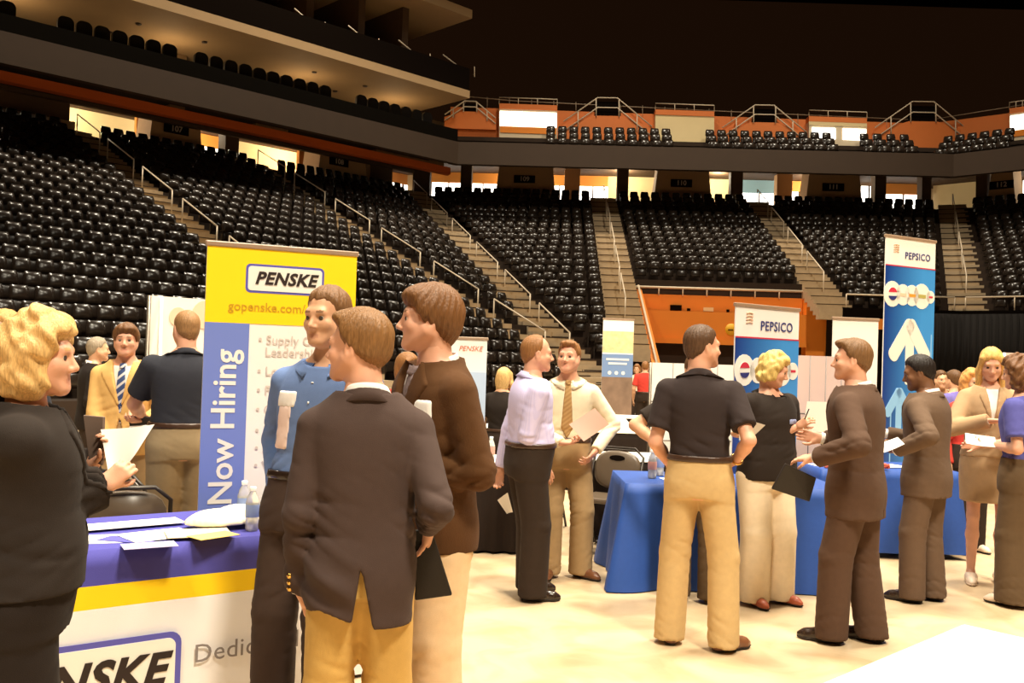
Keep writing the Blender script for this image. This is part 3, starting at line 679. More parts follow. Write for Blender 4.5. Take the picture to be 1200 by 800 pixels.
# bowl steps
UD, UE, UA, UB_ = 7.189, 15.35, 14.468, 6.285
IP, I2, NR = 15, 18, 27
def row_o(i): return -O0 + RUN * i
def tier(u_of0, u_of1, seg, n):
    mb = MB()
    for i in range(n):
        o0, o1, zt = row_o(i), row_o(i + 1), ZT - RISE * i
        a0, a1, b0, b1 = u_of0(o0), u_of0(o1), u_of1(o0), u_of1(o1)
        mb.quad(W3(seg, a0, o0, zt), W3(seg, b0, o0, zt), W3(seg, b1, o1, zt), W3(seg, a1, o1, zt))
        zb = zt - RISE if i < n - 1 else 0.0
        mb.quad(W3(seg, a1, o1, zt), W3(seg, b1, o1, zt), W3(seg, b1, o1, zb), W3(seg, a1, o1, zb))
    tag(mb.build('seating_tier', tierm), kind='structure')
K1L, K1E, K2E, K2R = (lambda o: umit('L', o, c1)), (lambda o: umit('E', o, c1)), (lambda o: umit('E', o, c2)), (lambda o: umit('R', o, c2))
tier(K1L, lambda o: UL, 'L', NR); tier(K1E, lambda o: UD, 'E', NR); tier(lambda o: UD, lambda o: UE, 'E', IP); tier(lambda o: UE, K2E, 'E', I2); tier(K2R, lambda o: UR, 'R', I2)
# stairways, each with its own steps (two to a row)
def stairway(base, d, s, n, word):
    """base: point on the fascia line, d: inward direction, s: run scale; steps lie on the tier"""
    root = empty('stairway', (0, 0, 0)); tag(root, kind='structure')
    side = V3(-d[1], d[0]); run = RUN * s / 2
    me = MB().box((0, 0, 0), (1.36, run + .02, RISE / 2 + .25)).mesh('step', conc); shade_me = MB().box((0, -run / 2 - .015, (RISE / 2 + .25) / 2 - .012), (1.35, .03, .030)).mesh('shade_strip', mat('dark_step_shade', (.05, .032, .02), .8))  # dark strip painted in for the shadow line between steps
    ang = math.atan2(d[1], d[0]) + math.pi / 2
    for i in range(2 * n):
        q = base + d * (s * (-O0) + run * (i + .5)); zt = ZT + RISE * .5 - RISE / 2 * i + .012 + (.13 if s > 1.02 else 0)
        st_ = link('step', me, root, (q[0], q[1], zt - (RISE / 2 + .25) / 2), (0, 0, ang)); (link('shade_strip', shade_me, st_) if i % 2 == 0 else None)
    # handrails along the middle
    nr_ = (2 * n - 3) // 8
    for j in range(nr_):
        pts = []
        i0 = 1.5 + 8 * j; i1 = i0 + 6.0
        def pt(i, h): q = base + d * (s * (-O0) + run * i); return (q[0], q[1], ZT + RISE * .5 - RISE / 2 * i + h)
        mb = MB().tube([pt(i0, 0), pt(i0, .93)], .024); o_ = mb.build('post', railm)
        h = empty('handrail', pt(i0, 0)); o_.parent = h; o_.matrix_parent_inverse = Matrix.Translation(Vector(pt(i0, 0))).inverted()
        for nm, m2 in (('post', MB().tube([pt(i1, 0), pt(i1, .93)], .024)), ('rail', MB().tube([pt(i0, .93), pt(i1, .93)], .026))):
            x = m2.build(nm, railm, h); x.matrix_parent_inverse = o_.matrix_parent_inverse.copy()
        tag(h, '%s pale steel handrail from the top of the %s' % (['first', 'second', 'third', 'fourth', 'fifth', 'sixth', 'seventh'][j], word), 'handrail', 'handrails of the ' + word)
nL, nE, nR = nrm(TL), nrm(T0), nrm(TR)
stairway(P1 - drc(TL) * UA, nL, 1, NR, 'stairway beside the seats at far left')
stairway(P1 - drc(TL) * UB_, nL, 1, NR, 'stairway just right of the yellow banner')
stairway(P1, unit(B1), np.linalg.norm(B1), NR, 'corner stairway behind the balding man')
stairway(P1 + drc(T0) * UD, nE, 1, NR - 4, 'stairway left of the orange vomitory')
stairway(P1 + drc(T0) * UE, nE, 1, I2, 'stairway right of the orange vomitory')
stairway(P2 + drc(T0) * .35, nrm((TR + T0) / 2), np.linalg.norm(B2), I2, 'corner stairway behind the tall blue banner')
# seats
seat_m = mat('black_seat_plastic', (.020, .013, .009), .27, .40)
def seat_meshes():
    def panel(w, h, bulge, th, z0, y0, tilt, nx=5, nz=4):
        V = []; Fc = []
        for side in (0, 1):
            for j in range(nz + 1):
                for i in range(nx + 1):
                    a, b = -1 + 2 * i / nx, -1 + 2 * j / nz; sx_ = a * math.sqrt(1 - .35 * b * b * (b > 0)); x = sx_ * w / 2; zz = z0 + h * (j / nz)
                    y = y0 - bulge * (1 - a * a * .9) * (1 - b * b * .8) + th * side + tilt * (zz - z0); V.append((x, y, zz))
        n = (nx + 1) * (nz + 1)
        for j in range(nz):
            for i in range(nx):
                q = [j * (nx + 1) + i, j * (nx + 1) + i + 1, (j + 1) * (nx + 1) + i + 1, (j + 1) * (nx + 1) + i]; Fc.append(tuple(q)); Fc.append(tuple(x + n for x in q[::-1]))
        ring = [i for i in range(nx + 1)] + [(j + 1) * (nx + 1) - 1 for j in range(1, nz + 1)] + [nz * (nx + 1) + i for i in range(nx - 1, -1, -1)] + [j * (nx + 1) for j in range(nz - 1, 0, -1)]
        for a in range(len(ring)): b = ring[(a + 1) % len(ring)]; Fc.append((ring[a], ring[a] + n, b + n, b))
        return V, Fc
    bk = panel(.425, .33, .085, .03, .51, .08, .20); pn = panel(.39, .34, .045, .04, .20, .07, .10)
    br = MB().box((-.23, .06, .20), (.03, .10, .40)).box((.23, .06, .20), (.03, .10, .40)).box((-.235, .0, .50), (.035, .28, .03)).box((.235, .0, .50), (.035, .28, .03)).box((0, .12, .22), (.47, .03, .05))
    return MB().add(*bk, True), MB().add(*pn, True), br
BK, PN, BR = seat_meshes(); bk_me, pn_me, br_me = BK.mesh('backrest', seat_m), PN.mesh('seat_pan', seat_m), BR.mesh('armrest_bracket', seat_m)
def project(p):
    q = Vector(p) - Vector((0, 0, CAM_H)); zc = q.dot(_fwd); return 600 + F_PX * q.dot(_rr) / zc, 400 - F_PX * q.dot(_uu) / zc, zc
seats = []
def seat_row(seg, ua, ub, i, block, zadd=0, o=None, z=None):
    oo = row_o(i) + .34 if o is None else o; zz = ZT - RISE * i if z is None else z
    n = int((ub - ua) / .515)
    if n < 1: return
    g = (ub - ua) / n; A, d, nn = SEG[seg]; ang = math.atan2(nn[1], nn[0]) + math.pi / 2
    for j in range(n):
        p = W3(seg, ua + g * (j + .5), oo, zz); x, y, zc = project((p[0], p[1], p[2] + .5))
        if -15 < x < 1215 and -10 < y < 560: seats.append((zc, x, y, p, ang, block, i, j if seg == 'E' or block.startswith('at far left') else n - 1 - j))
AI = .74
for i in range(1, NR):
    o = row_o(i) + .5
    seat_row('L', UA + AI, UL, i, 'at far left'); seat_row('L', UB_ + AI, UA - AI, i, 'behind the yellow banner'); seat_row('L', K1L(o) + AI + .1, UB_ - AI, i, 'behind the brown jacket')
    seat_row('E', K1E(o) + AI + .1, UD - AI, i, 'left of the orange vomitory')
    if i < IP - 0: seat_row('E', UD + AI, UE - AI, i, 'above the orange vomitory')
    if i < I2: seat_row('E', UE + AI, K2E(o) - .5, i, 'behind the tall blue banner'); seat_row('R', K2R(o) + AI + .4, UR, i, 'at far right')
bal = []
nlow = len(seats)
for (seg, a, b) in (('E', 637, 790), ('E', 829, 984), ('E', 1014, 1079), ('R', 1092, 1180)):
    for j in range(3):
        u0, u1 = sorted((onpl(seg, -.5, a)[0], onpl(seg, -.5, b)[0])); seat_row(seg, u0, u1, 0, 'balcony', o=-.40 - .62 * j, z=11.05 + .42 * j)
def hid(s):
    _, x, y, p, ang, b = s[:6]
    return y > 432 or (242 < x < 420 and y > 300) or (x < 85 and y > 370) or b == 'balcony'
order = sorted([s for s in seats if not hid(s)], key=lambda s: s[0])
near = order[:300]; ids = set(id(s) for s in near); rest = [s for s in seats if id(s) not in ids]
ordn = lambda n: '%d%s' % (n, 'th' if 10 < n % 100 < 14 else {1: 'st', 2: 'nd', 3: 'rd'}.get(n % 10, 'th'))
for zc, x, y, p, ang, block, ri, sj in near:
    r_ = empty('arena_seat', p, ang); tag(r_, 'black folding seat, %s from the stairway, %s row below concourse, block %s' % (ordn(sj + 1), ordn(ri + 1), block.replace('the ', '')), 'seat', 'arena seats ' + block)
    for nm, me in (('backrest', bk_me), ('seat_pan', pn_me), ('armrest_bracket', br_me)): link(nm, me, r_)
V, Fc = [], []; 
allv = np.array(BK.v + PN.v); allf = np.array([list(f) for f in BK.f] + [[i + len(BK.v) for i in f] for f in PN.f]); nv = len(allv)
for q, (zc, x, y, p, ang, block, _i, _j) in enumerate(rest):
    c, s = math.cos(ang), math.sin(ang); V.append(np.stack([allv[:, 0] * c - allv[:, 1] * s + p[0], allv[:, 0] * s + allv[:, 1] * c + p[1], allv[:, 2] + p[2]], 1)); Fc.append(allf + q * nv)
o_ = link('arena_seating', mesh_np('arena_seating', np.concatenate(V), np.concatenate(Fc), [seat_m])); tag(o_, 'distant rows of black folding arena seats filling the stands', None, None, 'stuff')
# fascia, soffits, beams
def band(name, pts_f, z0, z1, oa, ob, m, segs='LER', uL=UL, uR=UR):
    mb = MB()
    if 'L' in segs: mb.hexa([W3('L', uL, oa, z0), (*c1(oa), z0), (*c1(ob), z0), W3('L', uL, ob, z0)], [W3('L', uL, oa, z1), (*c1(oa), z1), (*c1(ob), z1), W3('L', uL, ob, z1)])
    if 'E' in segs: mb.hexa([(*c1(oa), z0), (*c2(oa), z0), (*c2(ob), z0), (*c1(ob), z0)], [(*c1(oa), z1), (*c2(oa), z1), (*c2(ob), z1), (*c1(ob), z1)])
    if 'R' in segs: mb.hexa([(*c2(oa), z0), W3('R', uR, oa, z0), W3('R', uR, ob, z0), (*c2(ob), z0)], [(*c2(oa), z1), W3('R', uR, oa, z1), W3('R', uR, ob, z1), (*c2(ob), z1)])
    return tag(mb.build(name, m), kind='structure')
band('balcony_fascia', 0, ZF, ZF + 1.02, 0, -.35, fasc)
band('ceiling_concourse', 0, 12.55, 12.75, -4.6, -15, darkbr)
mb = MB()
for seg, a0, a1, b0, b1 in (('L', c1(-.35), W2('L', UL, -.35), c1(-4.7), W2('L', UL, -4.7)), ('E', c1(-.35), c2(-.35), c1(-4.7), c2(-4.7)), ('R', c2(-.35), W2('R', UR, -.35), c2(-4.7), W2('R', UR, -4.7))):
    mb.quad((*a0, ZF + .05), (*a1, ZF + .05), (*b1, 12.6), (*b0, 12.6))
tag(mb.build('ceiling_balcony_underside', darkbr), kind='structure')
band('floor_concourse', 0, ZT - .35, ZT - .02, -O0, -15, darkbr)
band('beam_orange', 0, ZF - .30, ZF + .02, -1.0, -1.4, mat('rust_orange_paint', (.42, .075, .008), .6), 'L')
# balcony treads behind the fascia
for j in range(4): band('balcony_tread', 0, 10.9 + .42 * (j - 1) + .30, 10.9 + .42 * (j - 1) + .50, -.05 - .75 * j, -.85 - .75 * j, tierm, 'ER')
# concourse back wall, piers and portals
def wallpiece(seg, a, b, o, z0, z1, m, name, th=.25, parent=None):
    u0, u1 = onpl(seg, o, a)[0], onpl(seg, o, b)[0]; mb = MB(); sbox(mb, seg, u0, u1, o, o - th, z0, z1); x = mb.build(name, m, parent)
    if parent is None: tag(x, kind='structure')
    return x
dimor = mat('orange_concourse_wall', (.72, .27, .05), .6)
wh = 12.55
band('wall_concourse', 0, ZT - .1, wh, -14.2, -14.5, mat('concourse_back_wall', (.45, .30, .15), .8))
def windowed(seg, a, b, o, zb=.55, zt=1.9, top=None):
    if top: wallpiece(seg, a, b, o, ZT + zt, wh, top, 'wall_panel')
    wallpiece(seg, a, b, o, ZT, ZT + zb, tan, 'wall_panel'); wallpiece(seg, a, b, o + .02, ZT + zb, ZT + zt, daylit, 'window_pane', .06)
    for t in (.0, .48): wallpiece(seg, a + (b - a) * t, a + (b - a) * t + 1.6, o + .10, ZT + zb, ZT + zt, darkbr, 'window_mullion', .08)
for seg, a, b, kind in (('L', 76, 160, 'c'), ('L', 158, 176, 'o'), ('L', 222, 266, 'wo'), ('L', 276, 352, 'c'), ('L', 350, 388, 'o'), ('L', 412, 437, 'w'), ('L', 458, 488, 'wo'), ('E', 505, 548, 'wo'), ('E', 548, 585, 'wo'), ('E', 648, 664, 'wo'), ('E', 678, 713, 'wo'), ('E', 712, 728, 'c'), ('E', 734, 768, 'c'),
                        ('E', 832, 860, 'c'), ('E', 868, 914, 'wb'), ('E', 926, 948, 'wo'), ('E', 1008, 1030, 'w'), ('E', 1036, 1084, 'wo'), ('R', 1094, 1147, 'c'), ('R', 1192, 1203, 'w')):
    o = -13.0
    if kind == 'c': wallpiece(seg, a, b, o, ZT, wh, cream, 'wall_panel')
    elif kind == 'o': wallpiece(seg, a, b, o + 2.5, ZT, wh, dimor, 'wall_panel')
    elif kind == 'w': windowed(seg, a, b, o, .85, 2.3)
    elif kind == 'wo': windowed(seg, a, b, o, .85, 1.85, dimor)
    elif kind == 'wb': windowed(seg, a, b, o, .85, 1.7, mat('blue_sign_wall', (.22, .36, .45), .6))
for seg, a, b, o in (('L', -6, 79, -8.2), ('L', 263, 279, -8.5), ('L', 434, 460, -8.6), ('E', 484, 504, -8.6), ('E', 540, 553, -9), ('E', 662, 680, -11), ('E', 724, 737, -8.6), ('E', 857, 871, -8.6), ('E', 911, 929, -11), ('E', 1026, 1039, -8.6), ('E', 1081, 1092, -8.4), ('R', 1144, 1157, -8.5)):
    wallpiece(seg, a, b, o, ZT - .3, wh, mat('tan_pier', (.34, .20, .10), .8) if o < -10 else darkbr, 'pillar', .7)
wallpiece('L', -6, 86, -7.55, ZT - .3, ZT + .62, mat('tan_ledge', (.40, .26, .14), .8), 'wall_ledge', .6)
for seg, a, b, num, nx in (('L', 172, 238, '107', 205), ('L', 372, 432, '108', 397), ('E', 580, 653, '109', 615), ('E', 766, 836, '110', 799), ('E', 944, 1013, '111', 977), ('R', 1156, 1192, '112', 1174)):
    o = -O0 - .05; u0, u1 = onpl(seg, o, a)[0], onpl(seg, o, b)[0]; sg = 1 if u1 > u0 else -1; root = empty('section_portal', W3(seg, (u0 + u1) / 2, o, ZT)); tag(root, 'dark brown block with a number plate, ' + {'107': 'nearest the far left stairway', '108': 'just above the yellow banner', '109': 'above the balding man and corner stairway', '110': 'directly above the orange vomitory', '111': 'left of the tall blue banner top', '112': 'in the far right block of seats'}[num], 'portal', 'section number blocks')
    iv = Matrix.Translation(root.location).inverted(); e = .28 * sg
    mb = MB().hexa([W3(seg, u0, o, ZT - .3), W3(seg, u1, o, ZT - .3), W3(seg, u1, o - 1.6, ZT - .3), W3(seg, u0, o - 1.6, ZT - .3)], [W3(seg, u0 + e, o - .1, 12.5), W3(seg, u1 - e, o - .1, 12.5), W3(seg, u1 - e, o - 1.6, 12.5), W3(seg, u0 + e, o - 1.6, 12.5)])
    x = mb.build('block_wall', mat('portal_brown', (.36, .21, .105), .75, var=.1, vscale=2), root); x.matrix_parent_inverse = iv
    uc = onpl(seg, o + .05, nx)[0]; zc_ = ZT + 1.18; Rm = rot_seg(seg)
    pl = MB().box((0, 0, 0), (1.15, .05, .42), bev=.01).build('number_plate', black, root); pl.matrix_parent_inverse = iv; pl.matrix_basis = Matrix.Translation(W3(seg, uc, o + .05, zc_)) @ Rm.to_4x4()
    tx = link('number', text_mesh(num, .36, mat('grey_lettering', (.42, .34, .26), .6), .004, bold=.008), pl); tx.location = (0, -.03, 0); tx.rotation_euler = (R(90), 0, 0)
# lamps of the concourse, under its ceiling
def lamp(x, y, z, e, r=.3, col=(1, .86, .60)):
    l = bpy.data.lights.new('concourse_lamp', 'POINT'); l.energy = e; l.color = col; l.shadow_soft_size = r; o = bpy.data.objects.new('concourse_lamp', l); COL.objects.link(o); o.location = (x, y, z)
for seg, us, e in (('L', (26, 19.5, 13.5, 7.5, 1.5), 420), ('E', (3, 8.5, 14, 19.5), 330), ('R', (2, 7), 300)):
    for u in us: lamp(*W3(seg, u, -11.2, 12.2), e)
# upper balcony: orange parapets, windows and vomitories
def face_poly(seg, o, pts, th, name, m, parent=None):
    q = [onpl(seg, o, x, y) for x, y in pts]; n = len(q); V = [W3(seg, u, o, z) for u, z in q] + [W3(seg, u, o - th, z) for u, z in q]
    mb = MB().add(V, [tuple(range(n)), tuple(range(n, 2 * n))[::-1]] + [(i, i + n, (i + 1) % n + n, (i + 1) % n) for i in range(n)]); x = mb.build(name, m, parent)
    return x
def rail_px(mb, seg, o, pts, r=.03): return mb.tube([W3(seg, u, o, z) for u, z in (onpl(seg, o, x, y) for x, y in pts)], r, 6)
OB = -3.2
for seg, pts in (('E', [(528, 125), (1086, 145), (1086, 182), (528, 178)]), ('R', [(1086, 145), (1203, 130), (1203, 178), (1086, 185)])):
    tag(face_poly(seg, OB, pts, .3, 'wall_parapet', orange2), kind='structure')
mb = MB()
for pts in ([(536, 112), (600, 118), (840, 130), (1086, 141)],): rail_px(mb, 'E', OB, pts, .022)
for x in range(545, 1080, 26): y = 112 + (x - 536) * .053; rail_px(mb, 'E', OB, [(x, y), (x, y + 14)], .016)
rail_px(mb, 'R', OB, [(1086, 141), (1203, 122)], .022); tag(mb.build('trim_top_rail', mat('dull_steel', (.28, .20, .13), .4, .5)), kind='structure')
glassw = mat('pale_block', (.62, .50, .34), .6)
for seg, x0, x1, y0, y1, kind in (('E', 585, 653, 114, 170, 'w'), ('E', 768, 837, 121, 176, 'c'), ('E', 948, 1016, 129, 183, 'ww'), ('R', 1183, 1206, 120, 170, 'w')):
    sl = .035 if seg == 'E' else -.14; Y = lambda x, y: y + (x - x0) * sl; o = OB + .5
    root = empty('suite_box', W3(seg, onpl(seg, o, (x0 + x1) / 2)[0], o, 12)); tag(root, {585: 'orange framed box with glowing window at the left end of the upper balcony', 768: 'cream fronted box in the middle of the upper balcony', 948: 'orange box with two bright windows on the upper balcony', 1183: 'bright windowed box at the right edge of the upper balcony'}[x0], 'box'); iv = Matrix.Translation(root.location).inverted()
    def pc(pts, off, th, nm, m):
        x = face_poly(seg, o + off, pts, th, nm, m, root); x.matrix_parent_inverse = iv
    qd = lambda xa, xb, ya, yb: [(xa, Y(xa, ya)), (xb, Y(xb, ya)), (xb, Y(xb, yb)), (xa, Y(xa, yb))]
    pc(qd(x0, x1, y0 + 8, y1), 0, .5, 'front_wall', cream if kind == 'c' else glassw); pc(qd(x0, x1, y0 + 7, y0 + 13), .05, .5, 'lintel', orange2)
    if kind == 'w': pc(qd(x0 + 1, x1 - 1, y0 + 16, y0 + 33), .04, .05, 'window', daylit); pc(qd(x0 + 1, x1 - 1, y0 + 34, y0 + 41), .04, .04, 'sill_panel', orange)
    if kind == 'ww': pc(qd(x0 + 4, x0 + 31, y0 + 20, y0 + 33), .04, .05, 'window', daylit); pc(qd(x0 + 40, x1 - 1, y0 + 20, y0 + 33), .04, .05, 'window', daylit); pc(qd(x0, x1, y0 + 12, y0 + 17), .04, .04, 'blind', cream)
    mb = MB(); rail_px(mb, seg, o, [(x0, Y(x0, y0 + 8)), (x0, Y(x0, y0)), (x1, Y(x1, y0)), (x1, Y(x1, y0 + 8))], .025)
    for t in (.33, .66): xx = x0 + (x1 - x0) * t; rail_px(mb, seg, o, [(xx, Y(xx, y0)), (xx, Y(xx, y0 + 8))], .02)
    x = mb.build('guard_rail', railm, root); x.matrix_parent_inverse = iv
for seg, xc, yb, s in (('E', 712, 152, .96), ('E', 896, 159, .92), ('E', 1082, 160, 1.05), ('E', 551, 140, .55)):
    o = OB + .30; tl = .035; P_ = lambda dx, dy: (xc + dx * s, yb + dy * s + dx * tl * .5)
    root = empty('upper_vomitory', W3(seg, onpl(seg, o, xc)[0], o, 12)); iv = Matrix.Translation(root.location).inverted()
    tag(root, {712: 'orange balcony vomitory with white trapezoid railing left of the cream box', 896: 'orange balcony vomitory with white trapezoid railing above section 111 seats', 1082: 'orange balcony vomitory at the bend in the fascia on the right', 551: 'small orange vomitory at the left corner of the upper balcony'}[xc], 'vomitory')
    x = face_poly(seg, o, [P_(-55, 20), P_(-55, -4), P_(-16, -17), P_(16, -17), P_(55, -4), P_(55, 20)], .28, 'front_wall', orange2, root); x.matrix_parent_inverse = iv
    x = face_poly(seg, o - .1, [P_(-16, -17), P_(-12, -34), P_(14, -34), P_(16, -17)], .3, 'opening', black, root); x.matrix_parent_inverse = iv
    mb = MB()
    for dy in (0, 12): rail_px(mb, seg, o + .05, [P_(-54, -9 + dy), P_(-12, -39 + dy), P_(12, -39 + dy), P_(54, -5 + dy)], .032)
    for dx, ya, yb_ in ((-14, -37, -16), (14, -37, -16), (-36, -21, -2), (36, -19, 2)): rail_px(mb, seg, o + .05, [P_(dx, ya), P_(dx, yb_)], .03)
    x = mb.build('railing', railm, root); x.matrix_parent_inverse = iv
# left side: lounge balcony with chairs, two soffits, dark suites
band('floor_lounge', 0, ZF + 1.05, ZF + 1.25, -.35, -7, tierm, 'L'); band('wall_lounge', 0, ZF + .9, 13.6, -7, -7.3, darkbr, 'L')
band('trim_glass_rail', 0, ZF + 1.02, ZF + 1.62, -.12, -.20, mat('dark_glass_rail', (.004, .003, .002), .25, .2), 'L')
def lslab(name, z0, z1, oa, ob, m, uend=-.6):
    mb = MB(); sbox(mb, 'L', UL, uend, oa, ob, z0, z1); return tag(mb.build(name, m), kind='structure')
lslab('ceiling_lounge_soffit', 13.6, 13.95, 0, -7.2, tan); lslab('wall_upper_rail', 13.95, 15.0, -.05, -.25, black); lslab('wall_suites', 13.95, 17.3, -5, -5.3, black, -.2); lslab('ceiling_suites_soffit', 17.3, 17.7, .1, -5.4, tan, -.5)
for u in (2.2, 4.6, 7.2, 10.0, 13.0): mb = MB(); sbox(mb, 'L', u, u + .35, -1.2, -5, 13.95, 17.3); tag(mb.build('wall_suite_partition', darkbr), kind='structure')
for j, (xa, ya, xb, yb) in enumerate(((345, 10, 373, 34), (408, 30, 436, 53), (467, 47, 496, 71), (519, 64, 548, 86))):
    h = empty('suite_handrail', W3('L', onpl('L', -.8, xa)[0], -.8, 14)); iv = Matrix.Translation(h.location).inverted(); mb = MB(); rail_px(mb, 'L', -.8, [(xa, ya), (xb, yb)], .03); x = mb.build('rail', railm, h); x.matrix_parent_inverse = iv
    mb = MB(); rail_px(mb, 'L', -.8, [(xb + 8, yb - 8), (xb + 8, yb + 4)], .03); x = mb.build('post', railm, h); x.matrix_parent_inverse = iv
    tag(h, 'sloping handrail in the dark upper suites, %s along from the ceiling end' % ['fourth', 'third', 'second', 'first'][j], 'handrail', 'upper suite handrails')
for (a, b) in ((298, 336), (440, 520), (196, 214)):
    wallpiece('L', a, b, -4.5, ZF + .9, 13.6, mat('brown_lounge_pier', (.20, .12, .055), .8), 'pillar', .9)
for (a, b, z0, z1) in ((-10, 21, 12.2, 13.3), (232, 258, 12.0, 13.2), (340, 420, 12.1, 12.75)):
    wallpiece('L', a, b, -6.7, z0, z1, mat('lit_lounge_opening', (.8, .7, .45), .6, emit=(1, .78, .38), estr=1.5), 'window_lit', .1)
for u in (25, 18.5, 12.5, 6.5, 1.5): lamp(*W3('L', u, -3.0, 12.4), 75, .25, (1, .74, .42))
chm = mat('dark_lounge_leather', (.012, .009, .006), .4, .4)
_rp = lambda w, h, r, z: [(sx_ * (w / 2 - r) + r * math.cos(R(a)), z + sz_ * (h / 2 - r) + r * math.sin(R(a))) for sx_, sz_, a0 in ((1, 1, 0), (-1, 1, 90), (-1, -1, 180), (1, -1, 270)) for a in range(a0, a0 + 91, 18)]
ch = MB().prism(_rp(.54, .70, .20, .80), .14, Matrix.Translation((0, .09, 0))); st = MB().box((0, -.1, .50), (.56, .52, .14), bev=.05); bs = MB().tube([(0, -.05, 0), (0, -.05, .46)], .05).box((0, -.05, .03), (.44, .44, .05), bev=.02)
cm, sm_, bm_ = ch.mesh('backrest', chm), st.mesh('seat', chm), bs.mesh('pedestal', chm)
_us = [.9 + .62 * q for q in range(36) if q not in (7, 8, 19, 27, 28)]
for j, u in enumerate(_us):
    r_ = empty('lounge_chair', W3('L', u, -1.1, ZF + 1.25), math.atan2(nL[1], nL[0]) + math.pi / 2)
    for nm, me in (('backrest', cm), ('seat', sm_), ('pedestal', bm_)): link(nm, me, r_)
    tag(r_, 'dark lounge chair, %s from the corner end of the left balcony row' % ordn(j + 1), 'chair', 'lounge chairs along the left balcony')
# soffit downlights
dl = MB().lathe([(0, -.02), (.09, -.02), (.11, .0), (.11, .03), (0, .03)], 12).mesh('downlight', mat('downlight_trim', (.05, .03, .02), .5))
for j, x_ in enumerate((128, 162, 195, 240, 275, 370, 395, 430, 465)):
    for o in ((-2.2,) if j % 2 else (-4.0,)):
        x = link('downlight', dl, None, W3('L', onpl('L', o, x_, 40)[0], o, 13.57)); tag(x, 'small recessed downlight, %s from the far end of the tan soffit' % ordn(9 - j), 'light', 'downlights in the left soffit')
# orange vomitory in the lower stand, between two stairways
OV = row_o(IP) + .05
def E_px(x, y, o): u, z = onpl('E', o, x, y); return u, z
root = empty('orange_vomitory', W3('E', (UD + UE) / 2, OV, 0)); tag(root, 'bright orange vomitory entrance with white rail set into the lower stand', 'vomitory'); iv = Matrix.Translation(root.location).inverted()
def vb(nm, m, u0, u1, o0, o1, z0, z1): mb = MB(); sbox(mb, 'E', u0, u1, o0, o1, z0, z1); x = mb.build(nm, m, root); x.matrix_parent_inverse = iv; return x
u0 = UD + .70; u1 = onpl('E', OV, 945)[0]; u2 = onpl('E', OV, 968)[0]; zt = onpl('E', OV, 850, 347)[1]; zm = onpl('E', OV + .6, 850, 366)[1]; zb = onpl('E', OV + .6, 850, 404)[1]
vb('back_panel', orange, u0, u1, OV, OV - .2, zm - .2, zt); vb('front_panel', orange, u0 + .25, u1, OV + .6, OV + .2, zb, zm); vb('lower_lip', orange, u0 + .25, u1, OV + .68, OV + .6, zb, zb + .22)
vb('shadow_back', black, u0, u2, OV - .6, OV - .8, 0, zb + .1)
a0, a1 = onpl('E', OV - .5, 786)[0], onpl('E', OV - .5, 862)[0]; vb('inner_wall', mat('pale_green_wall', (.42, .40, .20), .7), a0, a1, OV - .45, OV - .6, 0, zb + .05)
vb('doorway_pier', cream, a0 + 1.0, a0 + 1.25, OV - .3, OV - .45, 0, zb + .05)
mb = MB(); L_ = 8.0   # left wing follows the stair
mb.hexa([W3('E', u0, OV - .2, 0), W3('E', u0 + .28, OV - .2, 0), W3('E', u0 + .28, OV + L_, 0), W3('E', u0, OV + L_, 0)], [W3('E', u0, OV - .2, zt + .25), W3('E', u0 + .28, OV - .2, zt + .25), W3('E', u0 + .28, OV + L_, zt + .25 - L_ * RISE / RUN), W3('E', u0, OV + L_, zt + .25 - L_ * RISE / RUN)])
x = mb.build('left_wing', orange, root); x.matrix_parent_inverse = iv
mb = MB().tube([W3('E', u0 + .14, OV, zt + .33), W3('E', u0 + .14, OV + L_, zt + .33 - L_ * RISE / RUN)], .045); x = mb.build('wing_handrail', railm, root); x.matrix_parent_inverse = iv
mb = MB(); zr = onpl('E', OV, 940, 412)[1]
mb.hexa([W3('E', u1, OV + .6, 0), W3('E', u2, OV + .6, 0), W3('E', u2, OV - .2, 0), W3('E', u1, OV - .2, 0)], [W3('E', u1, OV + .6, zt + .1), W3('E', u2, OV + .6, zt - .75), W3('E', u2, OV - .2, zt - .75), W3('E', u1, OV - .2, zt + .1)]); x = mb.build('right_wing', orange, root); x.matrix_parent_inverse = iv
mb = MB().tube([W3('E', u0, OV + .05, zt + .28), W3('E', u1, OV + .05, zt + .28)], .05)
for q in range(8): u_ = u0 + (u1 - u0) * q / 7; mb.tube([W3('E', u_, OV + .05, zt - .05), W3('E', u_, OV + .05, zt + .28)], .03)
x = mb.build('top_rail', railm, root); x.matrix_parent_inverse = iv
for xx, w_, h_, m in ((797, .45, .22, black), (812, .12, .1, black), (835, .40, .16, cream), (858, .1, .1, black)):
    u_ = onpl('E', OV + .1, xx)[0]; vb('wall_light', m, u_ - w_ / 2, u_ + w_ / 2, OV + .12, OV, zm + .05, zm + .05 + h_)
u_, z_ = onpl('E', OV + .65, 857, 386); mb = MB().lathe([(0, -.03), (.24, -.03), (.24, .03), (0, .03)], 20); x = mb.build('round_emblem', mat('emblem_yellow', (.72, .38, .02), .5), root, None, None); x.matrix_parent_inverse = iv; x.matrix_basis = Matrix.Translation(W3('E', u_, OV + .62, z_)) @ rot_seg('E').to_4x4() @ Matrix.Rotation(R(90), 4, 'X')
y_ = MB().box((0, 0, 0), (.20, .03, .05)).box((-.05, 0, .05), (.05, .03, .14)).build('emblem_mark', black, x, (-.03, -.02, .05), (R(0), 0, 0))
